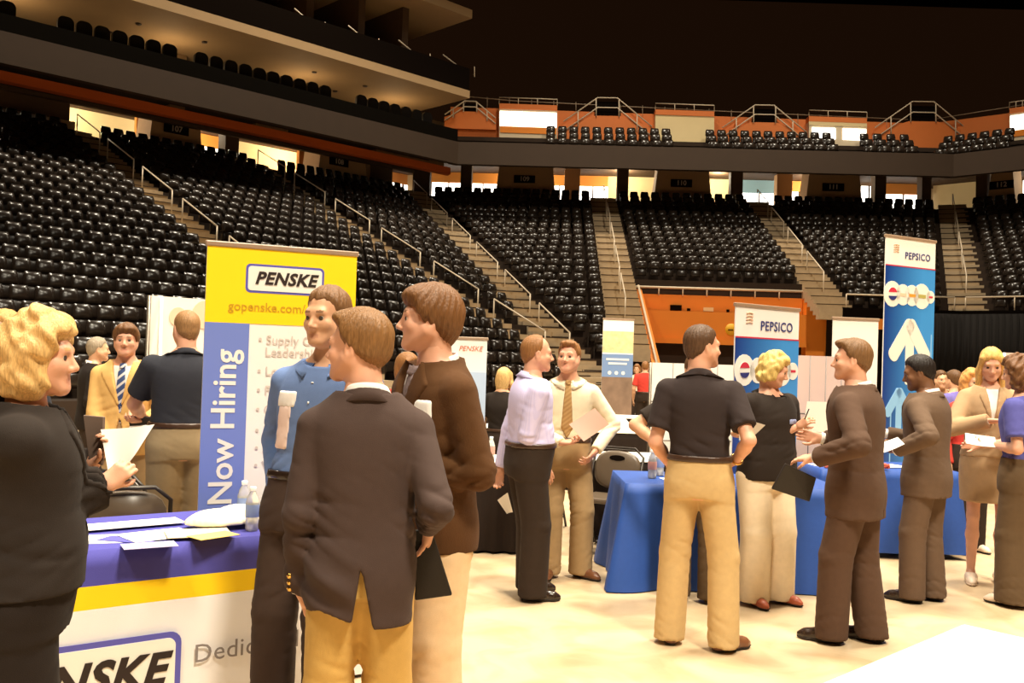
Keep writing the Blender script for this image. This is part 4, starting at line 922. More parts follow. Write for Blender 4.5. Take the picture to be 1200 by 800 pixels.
# right of the vomitory: rail, orange strip and the black drape in front of the stand
ox = row_o(I2) + .1; zb2 = ZT - RISE * (I2 - 1)
band_m = MB(); sbox(band_m, 'E', UE + .2, K2E(ox), ox, ox - .15, 0, zb2 + .05); tag(band_m.build('wall_stand_front', black), kind='structure')
band_m = MB(); sbox(band_m, 'E', UE + .2, K2E(ox), ox + .02, ox, zb2 - .75, zb2 - .35); tag(band_m.build('trim_orange_strip', orange), kind='structure')
band_m = MB(); sbox(band_m, 'R', K2R(ox), UR, ox, ox - .15, 0, zb2 + .05); tag(band_m.build('wall_stand_front', black), kind='structure')
for seg, ua, ub, lb in (('E', UE + .3, K2E(ox) - .2, 'pale guard rail in front of the seats right of the orange vomitory'), ('R', K2R(ox) + .2, UR, 'pale guard rail above the black drape at far right')):
    g = empty('guard_rail', W3(seg, ua, ox, zb2)); iv = Matrix.Translation(g.location).inverted(); tag(g, lb, 'railing')
    x = MB().tube([W3(seg, ua, ox, zb2 + .55), W3(seg, ub, ox, zb2 + .55)], .03).build('rail', railm, g); x.matrix_parent_inverse = iv
    n = max(2, int((ub - ua) / 1.6))
    for q in range(n + 1): u_ = ua + (ub - ua) * q / n; x = MB().tube([W3(seg, u_, ox, zb2 + .05), W3(seg, u_, ox, zb2 + .55)], .024).build('post', railm, g); x.matrix_parent_inverse = iv
mb = MB(); n = 160; V = []
a_, b_ = V3(*W2('E', K2E(ox + .6) - 1.5, ox + .7)), V3(*c2(ox + .7)); e_ = V3(*W2('R', UR, ox + .7))
for q in range(n + 1):
    t = q / n; L1 = np.linalg.norm(b_ - a_); L2 = np.linalg.norm(e_ - b_); s_ = t * (L1 + L2); p_ = a_ + (b_ - a_) * min(1, s_ / L1) if s_ < L1 else b_ + (e_ - b_) * (s_ - L1) / L2
    w_ = .09 * math.sin(q * 2.0); V += [(p_[0], p_[1] + w_, .02), (p_[0], p_[1] + w_ * .6, zb2 - .12)]
mb.add(V, [(2 * q, 2 * q + 2, 2 * q + 3, 2 * q + 1) for q in range(n)], True); x = mb.build('black_drape', cloth('drape_black', (.008, .006, .005))); tag(x, 'long pleated black drape hung below the seats at far right', 'drape')
x.modifiers.new('thick', 'SOLIDIFY').thickness = .02

# ------------------------------------------------------------------ tables, cloths, banners, chairs
white = mat('white_plastic', (.82, .78, .70), .45, .4); paperm = mat('paper_white', (.84, .80, .74), .7, .2); pinkpaper = mat('paper_pink', (.74, .47, .38), .7, .2)
blackleather = mat('black_leather', (.012, .008, .006), .5, .35, bump=.2, bscale=120); steel = mat('grey_tube', (.16, .13, .10), .35, .5, .6)
def frame(A, B):   # x from A to B on the floor, y away from the viewer, z up
    A, B = V3(*A), V3(*B); d = unit(B - A); return A, d, np.array([-d[1], d[0]]), math.atan2(d[1], d[0])
def table(loc, w, d, rz, label, h=.735, top=white, group=None):
    t = empty('folding_table', (*loc, 0), rz); tag(t, label, 'table', group)
    MB().box((0, 0, h - .02), (w, d, .04), bev=.012).build('tabletop', top, t)
    for x in (-1, 1):
        for y in (-1, 1): MB().tube([(x * (w / 2 - .15), y * (d / 2 - .08), 0), (x * (w / 2 - .15), y * (d / 2 - .08), h - .04)], .016).build('leg', steel, t)
    return t
def cloth_mesh(w, d, h, wave=.012, n=14, flare=.02, drop=.02, rows=10, corner=.06, seed=0):
    """a cloth over a w x d table: flat top and a hanging skirt in soft folds"""
    hw, hd = w / 2 + .012, d / 2 + .012; per = []; N = 40
    for (ax, ay, bx, by, L) in ((-hw, -hd, hw, -hd, w), (hw, -hd, hw, hd, d), (hw, hd, -hw, hd, w), (-hw, hd, -hw, -hd, d)):
        m = max(10, int(L * 30)); per += [(ax + (bx - ax) * i / m, ay + (by - ay) * i / m) for i in range(m)]
    P = len(per); V = []; cs = 0; acc = []
    for i in range(P): acc.append(cs); cs += math.dist(per[i], per[(i + 1) % P])
    for r in range(rows + 1):
        t = r / rows
        for i, (x, y) in enumerate(per):
            L = math.hypot(x / hw, y / hd); nx, ny = (x / hw) ** 7, (y / hd) ** 7; q = math.hypot(nx, ny) + 1e-6; nx, ny = nx / q, ny / q
            cor = max(0, min(1, (L - 1.22) / .19)) ; s = acc[i]
            o = flare * t + wave * (.25 + t) * math.sin(s * n + seed + 1.3 * math.sin(s * 3.1 + seed)) * min(1, t * 3) + corner * cor * t
            V.append((x + nx * o, y + ny * o, h - (h - drop) * t + (.004 if r == 0 else 0)))
    F_ = [(r * P + i, r * P + (i + 1) % P, (r + 1) * P + (i + 1) % P, (r + 1) * P + i)[::-1] for r in range(rows) for i in range(P)]
    F_.append(tuple(range(P))); mb = MB(); mb.v = V; mb.f = F_; mb.sm = [True] * (len(F_) - 1) + [False]; return mb
def table_with_cloth(loc, w, d, rz, label, clabel, m, h=.735, group=None, cgroup=None, name='tablecloth', **k):
    t = table(loc, w, d, rz, label, h, group=group)
    c = cloth_mesh(w, d, h + .006, **k).build(name, m, None, (*loc, 0), (0, 0, rz)); tag(c, clabel, 'tablecloth', cgroup); return t, c
# the presenter's table: a printed cloth in bands of blue, yellow and white
pc_ = cloth('printed_cloth', (.80, .77, .76), .7)
nt = pc_.node_tree; b_ = nt.nodes['Principled BSDF']; tc_ = nt.nodes.new('ShaderNodeTexCoord'); sp_ = nt.nodes.new('ShaderNodeSeparateXYZ'); nt.links.new(tc_.outputs['Object'], sp_.inputs[0])
rp_ = nt.nodes.new('ShaderNodeValToRGB'); rp_.color_ramp.interpolation = 'CONSTANT'; e_ = rp_.color_ramp.elements
e_[0].color = (.80, .77, .76, 1); e_[1].position = .495; e_[1].color = (.90, .60, .012, 1); q_ = e_.new(.592); q_.color = (.075, .07, .33, 1)
nt.links.new(sp_.outputs[2], rp_.inputs[0]); nt.links.new(rp_.outputs[0], b_.inputs['Base Color'])
TA, TB = atz(110, 645, .74)[:2], atz(303, 628, .74)[:2]; TA, td, tn, trz = frame(TA, TB)
S0, S1, TD = -1.05, 1.25, .76; tcn = TA + td * (S0 + S1) / 2 + tn * TD / 2; tw_ = S1 - S0
_, pcloth = table_with_cloth(tcn, tw_, TD, trz, 'folding table under the blue, yellow and white company cloth', 'white tablecloth with blue top, yellow stripe and company logo', pc_, wave=.004, flare=.015, corner=.02)
def tpx(x, y):   # pixel -> (x, z) on the front face of that table
    r_ = ray(x, y); Q = TA - tn * .02; M = np.array([[r_[0], -td[0]], [r_[1], -td[1]]]); s, u = np.linalg.solve(M, Q); return u - (S0 + S1) / 2, CAM_H + r_[2] * s
fy = -TD / 2 - .036
bluep = mat('print_blue', (.10, .095, .40), .6); blackp = mat('print_black', (.025, .015, .012), .6); greyp = mat('print_grey', (.22, .19, .18), .6); yellowp = mat('print_yellow', (.95, .62, .006), .55, .3)
def rbox(w, h, r, t, n=5):
    P = []
    for cx, cz, a0 in ((w / 2 - r, h / 2 - r, 0), (-w / 2 + r, h / 2 - r, 90), (-w / 2 + r, -h / 2 + r, 180), (w / 2 - r, -h / 2 + r, 270)):
        P += [(cx + r * math.cos(R(a0 + 90 * i / n)), cz + r * math.sin(R(a0 + 90 * i / n))) for i in range(n + 1)]
    return MB().prism(P, t)
def logo_box(parent, x, y, z, w, h, size, rot=(0, 0, 0), ty=-.006):
    g = rbox(w, h, h * .16, .004).build('logo_border', bluep, parent, (x, y, z), rot)
    rbox(w - h * .16, h - h * .16, h * .11, .003).build('logo_ground', white, g, (0, -.003, 0))
    link('logo_lettering', text_mesh('PENSKE', size, blackp, .001, .28, size * .035, 1.06), g, (0, ty, 0), (R(90), 0, 0)); return g
xr, zr_ = tpx(212, 737); lw = .82; logo_box(pcloth, xr - lw / 2, fy, zr_ - .16, lw, .32, .19)
xd, zd = tpx(225, 766); link('lettering', text_mesh('Dedicated', .115, greyp, .001, 0, 0, 1.05, 'LEFT'), pcloth, (xd, fy - .004, zd), (R(90), 0, 0))
# banners
def banner(A, B, ztop, name, label, tilt=0.0, zbot=.06, cat='banner', th=.012, face=None):
    A, d, n, rz = frame(A, B); w = float(np.linalg.norm(V3(*B) - A)); root = empty(name, (*(A + d * w / 2), 0), rz); tag(root, label, cat)
    face = face or paperm
    MB().box((0, 0, (ztop + zbot) / 2), (w, th, ztop - zbot)).build('printed_panel', face, root)
    MB().box((0, .0, ztop + .012), (w + .02, .035, .03), bev=.006).build('top_rail', mat('banner_rail', (.30, .20, .13), .35, .5), root)
    MB().box((0, .03, .04), (w + .03, .17, .08), bev=.02).build('base', steel, root); MB().tube([(0, .05, .06), (0, .05, ztop)], .012).build('support_pole', steel, root)
    return root, w
def pane(root, x0, x1, z0, z1, m, y=-.008, name='print_field'): return MB().box(((x0 + x1) / 2, y, (z0 + z1) / 2), (x1 - x0, .003, z1 - z0)).build(name, m, root)
def txt(root, s, x, z, size, m, y=-.012, rot=0, **k): return link('lettering', text_mesh(s, size, m, .0008, **k), root, (x, y, z), (R(90), 0, 0))
A_, B_ = at(243, 287, 5.25), at(418, 298, 5.62); zt_ = float(A_[2])
root, w_ = banner(A_[:2], B_[:2], zt_, 'banner', 'tall yellow and white roll-up banner reading Now Hiring behind the table')
pane(root, -w_ / 2, w_ / 2, zt_ - .43, zt_, yellowp); bs_ = .285 * w_; pane(root, -w_ / 2, -w_ / 2 + bs_, .06, zt_ - .43, mat('print_sky_blue', (.155, .215, .56), .55))
logo_box(root, .01, -.011, zt_ - .17, .45, .165, .098)
txt(root, 'gopenske.com/careers', .02, zt_ - .335, .072, mat('print_ochre', (.52, .30, .01), .6), bold=.0006)
t_ = txt(root, 'Now Hiring', -w_ / 2 + bs_ * .52, zt_ - 1.02, .182, white, bold=.003); t_.matrix_basis = Matrix.Translation((-w_ / 2 + bs_ * .50, -.012, zt_ - 1.02)) @ Matrix(((0, -1, 0, 0), (0, 0, -1, 0), (1, 0, 0, 0), (0, 0, 0, 1)))
fade = mat('print_faded_grey', (.60, .52, .46), .6)
for s_, z_ in (('\u2022 Supply Chain', -.52), ('  Leadership', -.59), ('\u2022 Logistics', -.70), ('\u2022 Finance', -.81), ('\u2022 Operations', -.92), ('\u2022 Maintenance', -1.04), ('\u2022 Accounting', -1.14), ('\u2022 Warehouse', -1.24)): txt(root, s_, -w_ / 2 + bs_ + .05, zt_ + z_, .072, fade, align='LEFT')
def blue_print():
    m = mat('print_blue_gradient', (.03, .16, .55), .4, .35); nt = m.node_tree; b = nt.nodes['Principled BSDF']; tc = nt.nodes.new('ShaderNodeTexCoord'); sp = nt.nodes.new('ShaderNodeSeparateXYZ'); nt.links.new(tc.outputs['Generated'], sp.inputs[0])
    r = nt.nodes.new('ShaderNodeValToRGB'); e = r.color_ramp.elements; e[0].color = (.006, .035, .22, 1); e[1].color = (.05, .27, .66, 1); e[1].position = .75
    nt.links.new(sp.outputs[0], r.inputs[0]); nt.links.new(r.outputs[0], b.inputs['Base Color']); return m
bluegrad = blue_print(); navyp = mat('print_navy', (.03, .035, .16), .5); redp = mat('print_red', (.55, .03, .06), .5); lightb = mat('print_light_blue', (.25, .50, .80), .5); peach = mat('print_peach', (.85, .55, .38), .5)
def disc(root, x, z, r, m, y=-.012, n=18, name='round_mark'): return MB().prism([(r * math.cos(2 * math.pi * i / n), r * math.sin(2 * math.pi * i / n)) for i in range(n)], .003).build(name, m, root, (x, y, z))
def pepsi(root, w, zt, hw, rr, zc):
    pane(root, -w / 2, w / 2, .06, zt - hw, bluegrad); pane(root, -w / 2, w / 2, zt - hw - .012, zt - hw, redp, -.010)
    txt(root, 'PEPSICO', w * .13, zt - hw * .62, w * .128, navyp, bold=w * .0015, spacing=1.1)
    for i in range(4): MB().tube([(-.30 * w + .05 * w * math.sin(a), -.012, zt - hw * .42 + (i - 1.5) * .03 * w + .02 * w * math.cos(a)) for a in np.linspace(-1.2, 1.2, 6)], .006, 5).build('swirl_emblem', peach, root)
    n = 5; xs = [-.36, -.15, .03, .23, .41]
    for i, x in enumerate(xs):
        r = rr * (1.15 if i in (0, 3) else .95); r = min(r, (.5 - abs(x)) * w - .003) if i == 4 else r
        d = disc(root, x * w, zt - zc, r, white, -.013)
        if i == 0: disc(d, 0, 0, r * .52, white, -.003); MB().prism([(r * .5 * math.cos(a), r * .5 * math.sin(a)) for a in np.linspace(.3, 2.9, 10)], .002).build('emblem_red', redp, d, (0, -.006, 0)); MB().prism([(r * .5 * math.cos(a), r * .5 * math.sin(a)) for a in np.linspace(3.5, 6.0, 10)], .002).build('emblem_blue', navyp, d, (0, -.006, 0))
        else: MB().box((0, 0, 0), (r * .9, .002, r * .28), bev=.0008).build('emblem_bar', [peach, mat('print_orange', (.8, .3, .04), .5), mat('print_olive', (.4, .35, .1), .5), redp][i - 1], d, (0, -.004, 0))
A_, B_ = at(862, 358, 7.75), at(936, 364, 8.3); zt_ = float(A_[2]); root, w_ = banner(A_[:2], B_[:2], zt_, 'banner', 'shorter blue and white roll-up banner behind the blonde woman in black'); pepsi(root, w_, zt_, .25, .115, .53)
for i in range(3): pane(root, (-.4 + .3 * i) * w_, (-.39 + .3 * i) * w_, .3, zt_ - .4 - .3 * (i % 2), lightb, -.010, 'print_streak')
A_, B_ = at(1038, 277, 9.9), at(1096, 284, 10.3); zt_ = float(A_[2]); root, w_ = banner(A_[:2], B_[:2], zt_, 'banner', 'tallest blue banner with a big white upward arrow'); pepsi(root, w_, zt_, .29, .12, .60)
def arrow(root, x, z, w, h, m, y=-.013):
    a = rbox(w * .2, h * .8, w * .05, .003).build('arrow', m, root, (x, y, z - h * .55))
    for s in (-1, 1): rbox(w * .24, w * .78, w * .10, .003).build('arrow_head', m, a, (s * w * .20, -.001, h * .40 - w * .24), (0, s * R(-38), 0))
arrow(root, .01 * w_, zt_ - .80, .68, .80, white); arrow(root, -.18 * w_, zt_ - 1.55, .46, .6, lightb); arrow(root, .20 * w_, zt_ - 1.62, .42, .7, white)
for x_, z0_, z1_ in ((-.34, .4, 1.3), (.44, 1.2, 2.0), (.36, .5, 1.1)): pane(root, x_ * w_, (x_ + .02) * w_, z0_, z1_, lightb, -.010, 'print_streak')
A_, B_ = at(976, 374, 9.66), at(1029, 380, 9.74); banner(A_[:2], B_[:2], float(A_[2]), 'banner', 'plain white roll-up banner between the two blue banners')
A_, B_ = at(527, 397, 9.2), at(571, 396, 9.3); root, w_ = banner(A_[:2], B_[:2], float(A_[2]), 'banner', 'small white banner with red lettering behind the brown corduroy jacket'); txt(root, 'PENSKE', .02, float(A_[2]) - .09, .07, mat('print_rust', (.55, .14, .06), .6), shear=.28); pane(root, -w_ / 2, w_ / 2, .06, 1.45, mat('print_pale_blue', (.45, .55, .72), .6))
A_, B_ = at(707, 374, 18), at(743, 375, 18.1); zt_ = float(A_[2]); root, w_ = banner(A_[:2], B_[:2], zt_, 'banner', 'distant photo banner with a blue band standing before the seats')
pane(root, -w_ / 2, w_ / 2, 1.75, zt_ - .22, mat('print_warm_photo', (.80, .58, .30), .6, var=.5, vscale=9)); pane(root, -w_ / 2, w_ / 2, 1.28, 1.72, mat('print_slate_blue', (.16, .25, .45), .6)); pane(root, -w_ / 2, w_ / 2, .06, 1.28, mat('print_dark_photo', (.20, .13, .09), .6, var=.6, vscale=4))
for i in range(3): disc(root, (-.25 + .22 * i) * w_, 1.36, .035, white)
for z_, l_ in ((1.62, .74), (1.54, .60)): pane(root, -w_ / 2 * l_, w_ / 2 * l_, z_ - .018, z_ + .018, white, -.012, 'print_bar')
# pop-up display and partition panels
def partition(A, B, zt, label, m, cols=0, rows=0, zb=.05):
    A, d, n, rz = frame(A, B); w = float(np.linalg.norm(V3(*B) - A)); root = empty('display_panel', (*(A + d * w / 2), 0), rz); tag(root, label, 'display')
    MB().box((0, 0, (zt + zb) / 2), (w, .02, zt - zb)).build('fabric_face', m, root)
    for x in (-w / 2, w / 2): MB().tube([(x, -.015, 0), (x, -.015, zt)], .016).build('frame_pole', steel if m is white else paperm, root)
    for i in range(1, cols): MB().tube([(-w / 2 + w * i / cols, -.014, zb), (-w / 2 + w * i / cols, -.014, zt)], .005, 4).build('grid_bar', greyp, root)
    for i in range(1, rows): MB().tube([(-w / 2, -.014, zb + (zt - zb) * i / rows), (w / 2, -.014, zb + (zt - zb) * i / rows)], .005, 4).build('grid_bar', greyp, root)
    return root, w
A_, B_ = at(174, 346, 7.5), at(262, 349, 8.0); zt_ = float(A_[2]); root, w_ = partition(A_[:2], B_[:2], zt_, 'white fabric pop-up display behind the man in navy polo', white)
disc(root, .16, zt_ - .13, .12, peach, -.016); disc(root, -.08, zt_ - .16, .08, peach, -.016); pane(root, -w_ / 2, w_ / 2, .1, 1.42, mat('print_pale_blue', (.45, .55, .72), .6), -.014); MB().tube([(-w_ * .35, -.02, zt_), (-w_ / 2, -.25, 0)], .012).build('stay_pole', paperm, root)
partition(at(762, 426, 9.4)[:2], at(866, 430, 9.6)[:2], 1.60, 'low white partition behind the men in black shirts', white, 4, 4)
pinkw = mat('pinkish_white_panel', (.66, .50, .44), .6); partition(at(930, 416, 9.0)[:2], at(1004, 418, 9.2)[:2], float(at(930, 416, 9.0)[2]), 'pinkish white gridded partition behind the man taking the black folder', pinkw, 4, 3)
partition(at(1176, 413, 11)[:2], at(1240, 414, 11)[:2], float(at(1176, 413, 11)[2]), 'pale panel behind the curly haired woman', pinkw)
# other tables
bluecl = cloth('blue_cloth', (.022, .072, .31), .55, spec=.3); blackcl = cloth('black_skirt', (.018, .011, .008), .75)
table_with_cloth((1.62, 7.06), 1.55, .74, R(1), 'folding table under the blue cloth behind the men in black shirts', 'royal blue tablecloth hanging to the floor behind the khaki trousers', bluecl, wave=.016, n=11, flare=.035, corner=.15, drop=.008)
table_with_cloth((3.25, 8.40), 1.20, .70, R(4), 'folding table under the blue cloth by the tall banner', 'royal blue tablecloth with a drooping corner beside the grey suited man', bluecl, wave=.014, n=9, flare=.04, corner=.07, drop=.05)
table_with_cloth((-2.88, 5.66), .75, .5, R(10), 'small folding table under blue cloth at the tan jacket', 'short blue tablecloth below the man in the tan jacket', bluecl, wave=.012)
_bt = [(-.42, 8.08, 1.30, 0, 'black skirted table with a bottle behind the balding man'), (1.35, 8.72, 1.20, 2, 'black skirted table behind the folding chair'), (-.75, 11.9, 1.75, 0, 'middle row table behind the brown jacket'), (1.25, 11.9, 1.75, 0, 'middle row table behind the pink paper'), (3.2, 11.9, 1.7, 0, 'middle row table behind the blue roll-up banner'), (-.5, 14.8, 1.8, 0, 'back row table behind the balding man'), (1.6, 14.8, 1.8, 0, 'back row table near the photo banner'), (0.6, 18.6, 1.8, 0, 'farthest row table before the photo banner')]
for i, (x, y, w2, a, lb) in enumerate(_bt):
    t, c = table_with_cloth((x, y), w2, .74, R(a), lb, 'pleated black skirt of the ' + lb.replace('black skirted ', ''), blackcl, group='black skirted tables', cgroup='black table skirts', name='table_skirt', h=.70, wave=.020, n=46, flare=.0, corner=.0, seed=i)
    MB().box((0, 0, .722), (w2 + .05, .79, .012), bev=.004).build('white_top_cover', white, t)
t = table((0, 0), 1.6, .9, 0, 'bare white table in the bottom right corner', .74); A_ = atz(1128, 730, .74)[:2]; d1 = unit(V3(.88, 2.62) - A_); n1 = V3(-d1[1], d1[0]); cpt = A_ + d1 * .9 + n1 * .45
for o in list(t.children): bpy.data.objects.remove(o)
t.location = (*cpt, 0); t.rotation_euler = (0, 0, math.atan2(d1[1], d1[0])); MB().box((0, 0, .72), (1.8, .9, .04), bev=.012).build('tabletop', white, t)
for x in (-.7, .7):
    for y in (-.36, .36): MB().tube([(x, y, 0), (x, y, .70)], .016).build('leg', steel, t)
# folding chairs
cpad = mat('chair_vinyl', (.10, .07, .045), .35, .5); cfr = mat('chair_frame', (.030, .022, .016), .35, .5, .3)
def folding_chair(loc, rz, label):
    c = empty('folding_chair', (*loc, 0), rz); tag(c, label, 'chair', 'folding chairs'); n = 20
    def oval(t, a, b): return (a * math.copysign(abs(math.cos(t)) ** .75, math.cos(t)), b * math.copysign(abs(math.sin(t)) ** .75, math.sin(t)))
    V = []; rings = ((1, 0), (1, .018), (.86, .030), (.5, .036), (0.01, .037))
    for s, y in rings: V += [(oval(2 * math.pi * i / n, .205 * s, .165 * s)[0], -y, oval(2 * math.pi * i / n, .205 * s, .165 * s)[1]) for i in range(n)]
    V += [(x, .012, z) for x, y, z in V[:n]]; m_ = len(rings)
    Fc = [(r * n + i, r * n + (i + 1) % n, (r + 1) * n + (i + 1) % n, (r + 1) * n + i) for r in range(m_ - 1) for i in range(n)] + [(m_ * n + i, m_ * n + (i + 1) % n, (i + 1) % n, i) for i in range(n)] + [tuple(m_ * n + i for i in range(n))]
    bk = MB().add(V, Fc, True).build('backrest', cpad, c, (0, .21, .665), (R(-10), 0, 0))
    MB().prism([(.07 * math.cos(a), .024 * math.sin(a)) for a in np.linspace(0, 2 * math.pi, 15)[:-1]], .01).build('hand_hole', black, bk, (0, -.040, .10))
    MB().box((0, -.02, .445), (.40, .40, .045), bev=.02).build('seat', cpad, c)
    MB().tube([(-.22, -.20, 0), (-.22, .05, .42), (-.22, .245, .78), (-.14, .265, .85), (.14, .265, .85), (.22, .245, .78), (.22, .05, .42), (.22, -.20, 0)], .012).build('front_frame', cfr, c)
    for s in (-1, 1): MB().tube([(s * .20, .30, 0), (s * .20, -.14, .44)], .012).build('leg', cfr, c)
    MB().tube([(-.22, -.14, .10), (.22, -.14, .10)], .009).build('crossbar', cfr, c); MB().tube([(-.20, .25, .06), (.20, .25, .06)], .009).build('crossbar', cfr, c)
    return c
folding_chair((-2.12, 5.28), R(20 + 180), 'dark folding chair with oval back right behind the logo table')
folding_chair((-2.20, 5.84), R(-30 + 180), 'dark folding chair behind the other one at the khaki trousers')
folding_chair((.86, 7.95), R(-25), 'folding chair with oval back left of the blue table'); folding_chair((.30, 8.95), R(160), 'folding chair tucked behind the black skirted table with the bottle')
# bottles, papers, bags
plast = mat('clear_plastic', (.75, .74, .70), .12, .5, trans=.55); labb = mat('bottle_label_blue', (.20, .27, .50), .5); labr = mat('bottle_label_red', (.62, .30, .24), .5); capm = mat('bottle_cap', (.75, .75, .75), .4)
def bottle(loc, label, lm, s=1.0):
    b = empty('water_bottle', loc); tag(b, label, 'bottle', 'water bottles')
    MB().lathe([(0, 0), (.028, 0), (.032, .008), (.031, .05), (.032, .10), (.032, .135), (.024, .165), (.013, .185), (.013, .196), (0, .196)], 14).build('bottle_body', plast, b); MB().lathe([(.0328, .065), (.0335, .068), (.0335, .122), (.0328, .125)], 14).build('label_band', lm, b); MB().lathe([(.015, .188), (.016, .205), (.014, .208), (0, .208)], 12).build('cap', capm, b); b.scale = (s,) * 3
def on_table(x, y, z=.747): return tuple(atz(x, y, z))
def sheet(loc, w, d, rz, label, m, curl=.0, name='paper', group=None, cat='paper', M=None, th=.0025):
    V = []; n = 6
    for k_ in (0, th):
        for i in range(n + 1):
            for j in (0, 1): a = i / n - .5; V.append((w * a, d * (j - .5), k_ + curl * (a * a * 4)))
    q = 2 * (n + 1); Fc = [(2 * i, 2 * i + 1, 2 * i + 3, 2 * i + 2) for i in range(n)] + [(q + 2 * i, q + 2 * i + 2, q + 2 * i + 3, q + 2 * i + 1) for i in range(n)] + [(2 * i, 2 * i + 2, q + 2 * i + 2, q + 2 * i) for i in range(n)] + [(2 * i + 1, q + 2 * i + 1, q + 2 * i + 3, 2 * i + 3) for i in range(n)] + [(0, q, q + 1, 1), (2 * n, 2 * n + 1, q + 2 * n + 1, q + 2 * n)]
    o = MB().add(V, Fc).build(name, m, None, loc, (0, 0, rz)); 
    if M is not None: o.matrix_world = Matrix.Translation(loc) @ M.to_4x4()
    return tag(o, label, cat, group)
for (x, y, lb, lm) in ((285, 612, 'water bottle at the back of the logo table beside the banner edge', labb), (295, 621, 'water bottle nearest the man in the blue shirt on the logo table', labb)): bottle(on_table(x, y), lb, lm)
bottle((*atz(575, 541, .730)[:2], .729), 'bottle with a red label on the black skirted table', labr, 1.02)
for (x, y, lb) in ((764, 560, 'water bottle on the blue table at the edge of the khaki man'), (773, 557, 'water bottle beside another on the blue table')): bottle(on_table(x, y), lb, labr if x < 770 else labb)
pm = [('white flyer at the table edge nearest the woman in black', 128, 630, .26, .20, 20, paperm), ('blue brochure lying on top of the white flyers', 150, 632, .24, .10, -12, bluep), ('white sheet in the middle of the logo table', 185, 627, .30, .22, 44, paperm), ('lavender sheet at the front edge of the logo table', 175, 640, .22, .12, 30, mat('paper_lavender', (.45, .42, .66), .7)), ('white sheet at the back of the logo table behind the flyers', 150, 616, .5, .16, 38, paperm), ('cream leaflet under the plastic bag', 232, 627, .28, .2, 25, mat('paper_cream', (.8, .66, .42), .7)), ('yellow leaflet before the bag on the logo table', 250, 631, .2, .12, 50, mat('paper_yellow', (.8, .58, .16), .7))]
for i, (lb, x, y, w2, d2, a, m) in enumerate(pm): sheet((*atz(x, y, .75)[:2], .7445 + .0032 * i), w2, d2, R(a), lb, m)
B0 = Field((-.22, -.16, -.01), (.22, .16, .13), .008); B0.ell((0, 0, .0), (.19, .12, .065)); B0.ell((.08, .02, .03), (.09, .08, .05)); B0.ell((-.07, -.02, .02), (.09, .08, .045)); B0.folds(.008, 40, 55, 20); x_, y_, z_ = B0.grid(); B0.v = np.maximum(B0.v, -z_ + .001)
o = B0.build('plastic_bag', mat('bag_white', (.82, .74, .56), .4, .4)); o.location = (*atz(262, 616, .75)[:2], .768); o.rotation_euler = (0, 0, R(35)); tag(o, 'crumpled pale plastic bag on the logo table beside the bottles', 'bag')
for i, (x, y, a, lb) in enumerate(((735, 489, 10, 'folded white paper on the middle row table behind the pink sheet'), (800, 491, -20, 'white leaflet on the middle row table behind the elbow'))):
    q = atz(x, y, .74); sheet((q[0], 11.9, .7305), .4, .3, R(a), lb, paperm)
MB().prism([(-.16, 0), (.16, 0), (.02, .17), (-.02, .17)], .22).build('table_tent', paperm, None, (1.42, 11.75, .7305)); tag(bpy.data.objects['table_tent'], 'white paper tent card on the middle row table', 'card')
for i, (dx, dy, a, lb, m) in enumerate(((-.45, -.1, 8, 'white form on the far blue table beside the sweets', paperm), (-.15, .1, -15, 'white form at the back of the far blue table', paperm), (.1, -.05, 25, 'white brochure at the right on the far blue table', paperm))): sheet((3.28 + dx, 8.4 + dy, .7445 + .003 * i), .3, .22, R(a), lb, m)
q = MB(); 
for i in range(90): q.box((random.uniform(-.26, .26), random.uniform(-.12, .12), random.uniform(.012, .05)), (.05, .03, .02), Matrix.Rotation(random.uniform(0, 3), 3, 'Z') @ Matrix.Rotation(random.uniform(-.6, .6), 3, 'X'), .006)
o = q.build('wrapped_sweets', mat('sweet_wrapper_red', (.62, .12, .07), .35, .5, var=.6, vscale=14), None, (3.0, 8.16, .742)); tag(o, 'heap of small red wrapped sweets on the blue table', None, None, 'stuff')
A0 = sheet((1.30, 6.95, .745), .3, .22, R(12), 'white flyer on the near blue table', paperm)

# ------------------------------------------------------------------ the people
C = dict(black=cloth('cloth_black', (.020, .014, .011)), nearblack=cloth('cloth_near_black', (.016, .011, .009)), charcoal=cloth('suit_charcoal', (.060, .038, .032)), suitbrown=cloth('suit_brown', (.085, .047, .030)), suitgrey=cloth('suit_grey_brown', (.125, .078, .050)),
         cord=cloth('corduroy_brown', (.085, .036, .012), bump=.6, bscale=260, stretch=(3, 3, .3)), tan=cloth('jacket_tan', (.70, .43, .15)), beige=cloth('suit_beige', (.43, .28, .155)), khaki=cloth('khaki_twill', (.56, .35, .105)), khaki2=cloth('khaki_pale', (.54, .37, .17)), khaki3=cloth('khaki_brown', (.37, .245, .12)), cream=cloth('trousers_cream', (.74, .53, .32)),
         white=cloth('shirt_white', (.80, .76, .72)), creamw=cloth('shirt_cream', (.80, .70, .50)), blue=cloth('shirt_blue', (.13, .20, .40)), navy=cloth('polo_navy', (.026, .027, .036)), polob=cloth('polo_black', (.032, .022, .021)), tee=cloth('tee_black', (.026, .018, .014)), blouse=cloth('tee_blue', (.085, .085, .30)), grey=cloth('trousers_grey', (.052, .032, .024)), dark=cloth('trousers_dark', (.030, .019, .013)), brownt=cloth('trousers_brown', (.105, .066, .035)), khgrey=cloth('trousers_stone', (.30, .22, .125)), whitet=cloth('trousers_white', (.80, .66, .47)), red=cloth('shirt_red', (.55, .05, .035)), purple=cloth('shirt_purple', (.16, .13, .38)))
stripe = striped('shirt_striped', (.60, .55, .80), (.54, .50, .77), 70, 0, .4); regim = striped('tie_blue_stripe', (.05, .08, .20), (.62, .60, .60), 16, 2, .35, slant=.9)
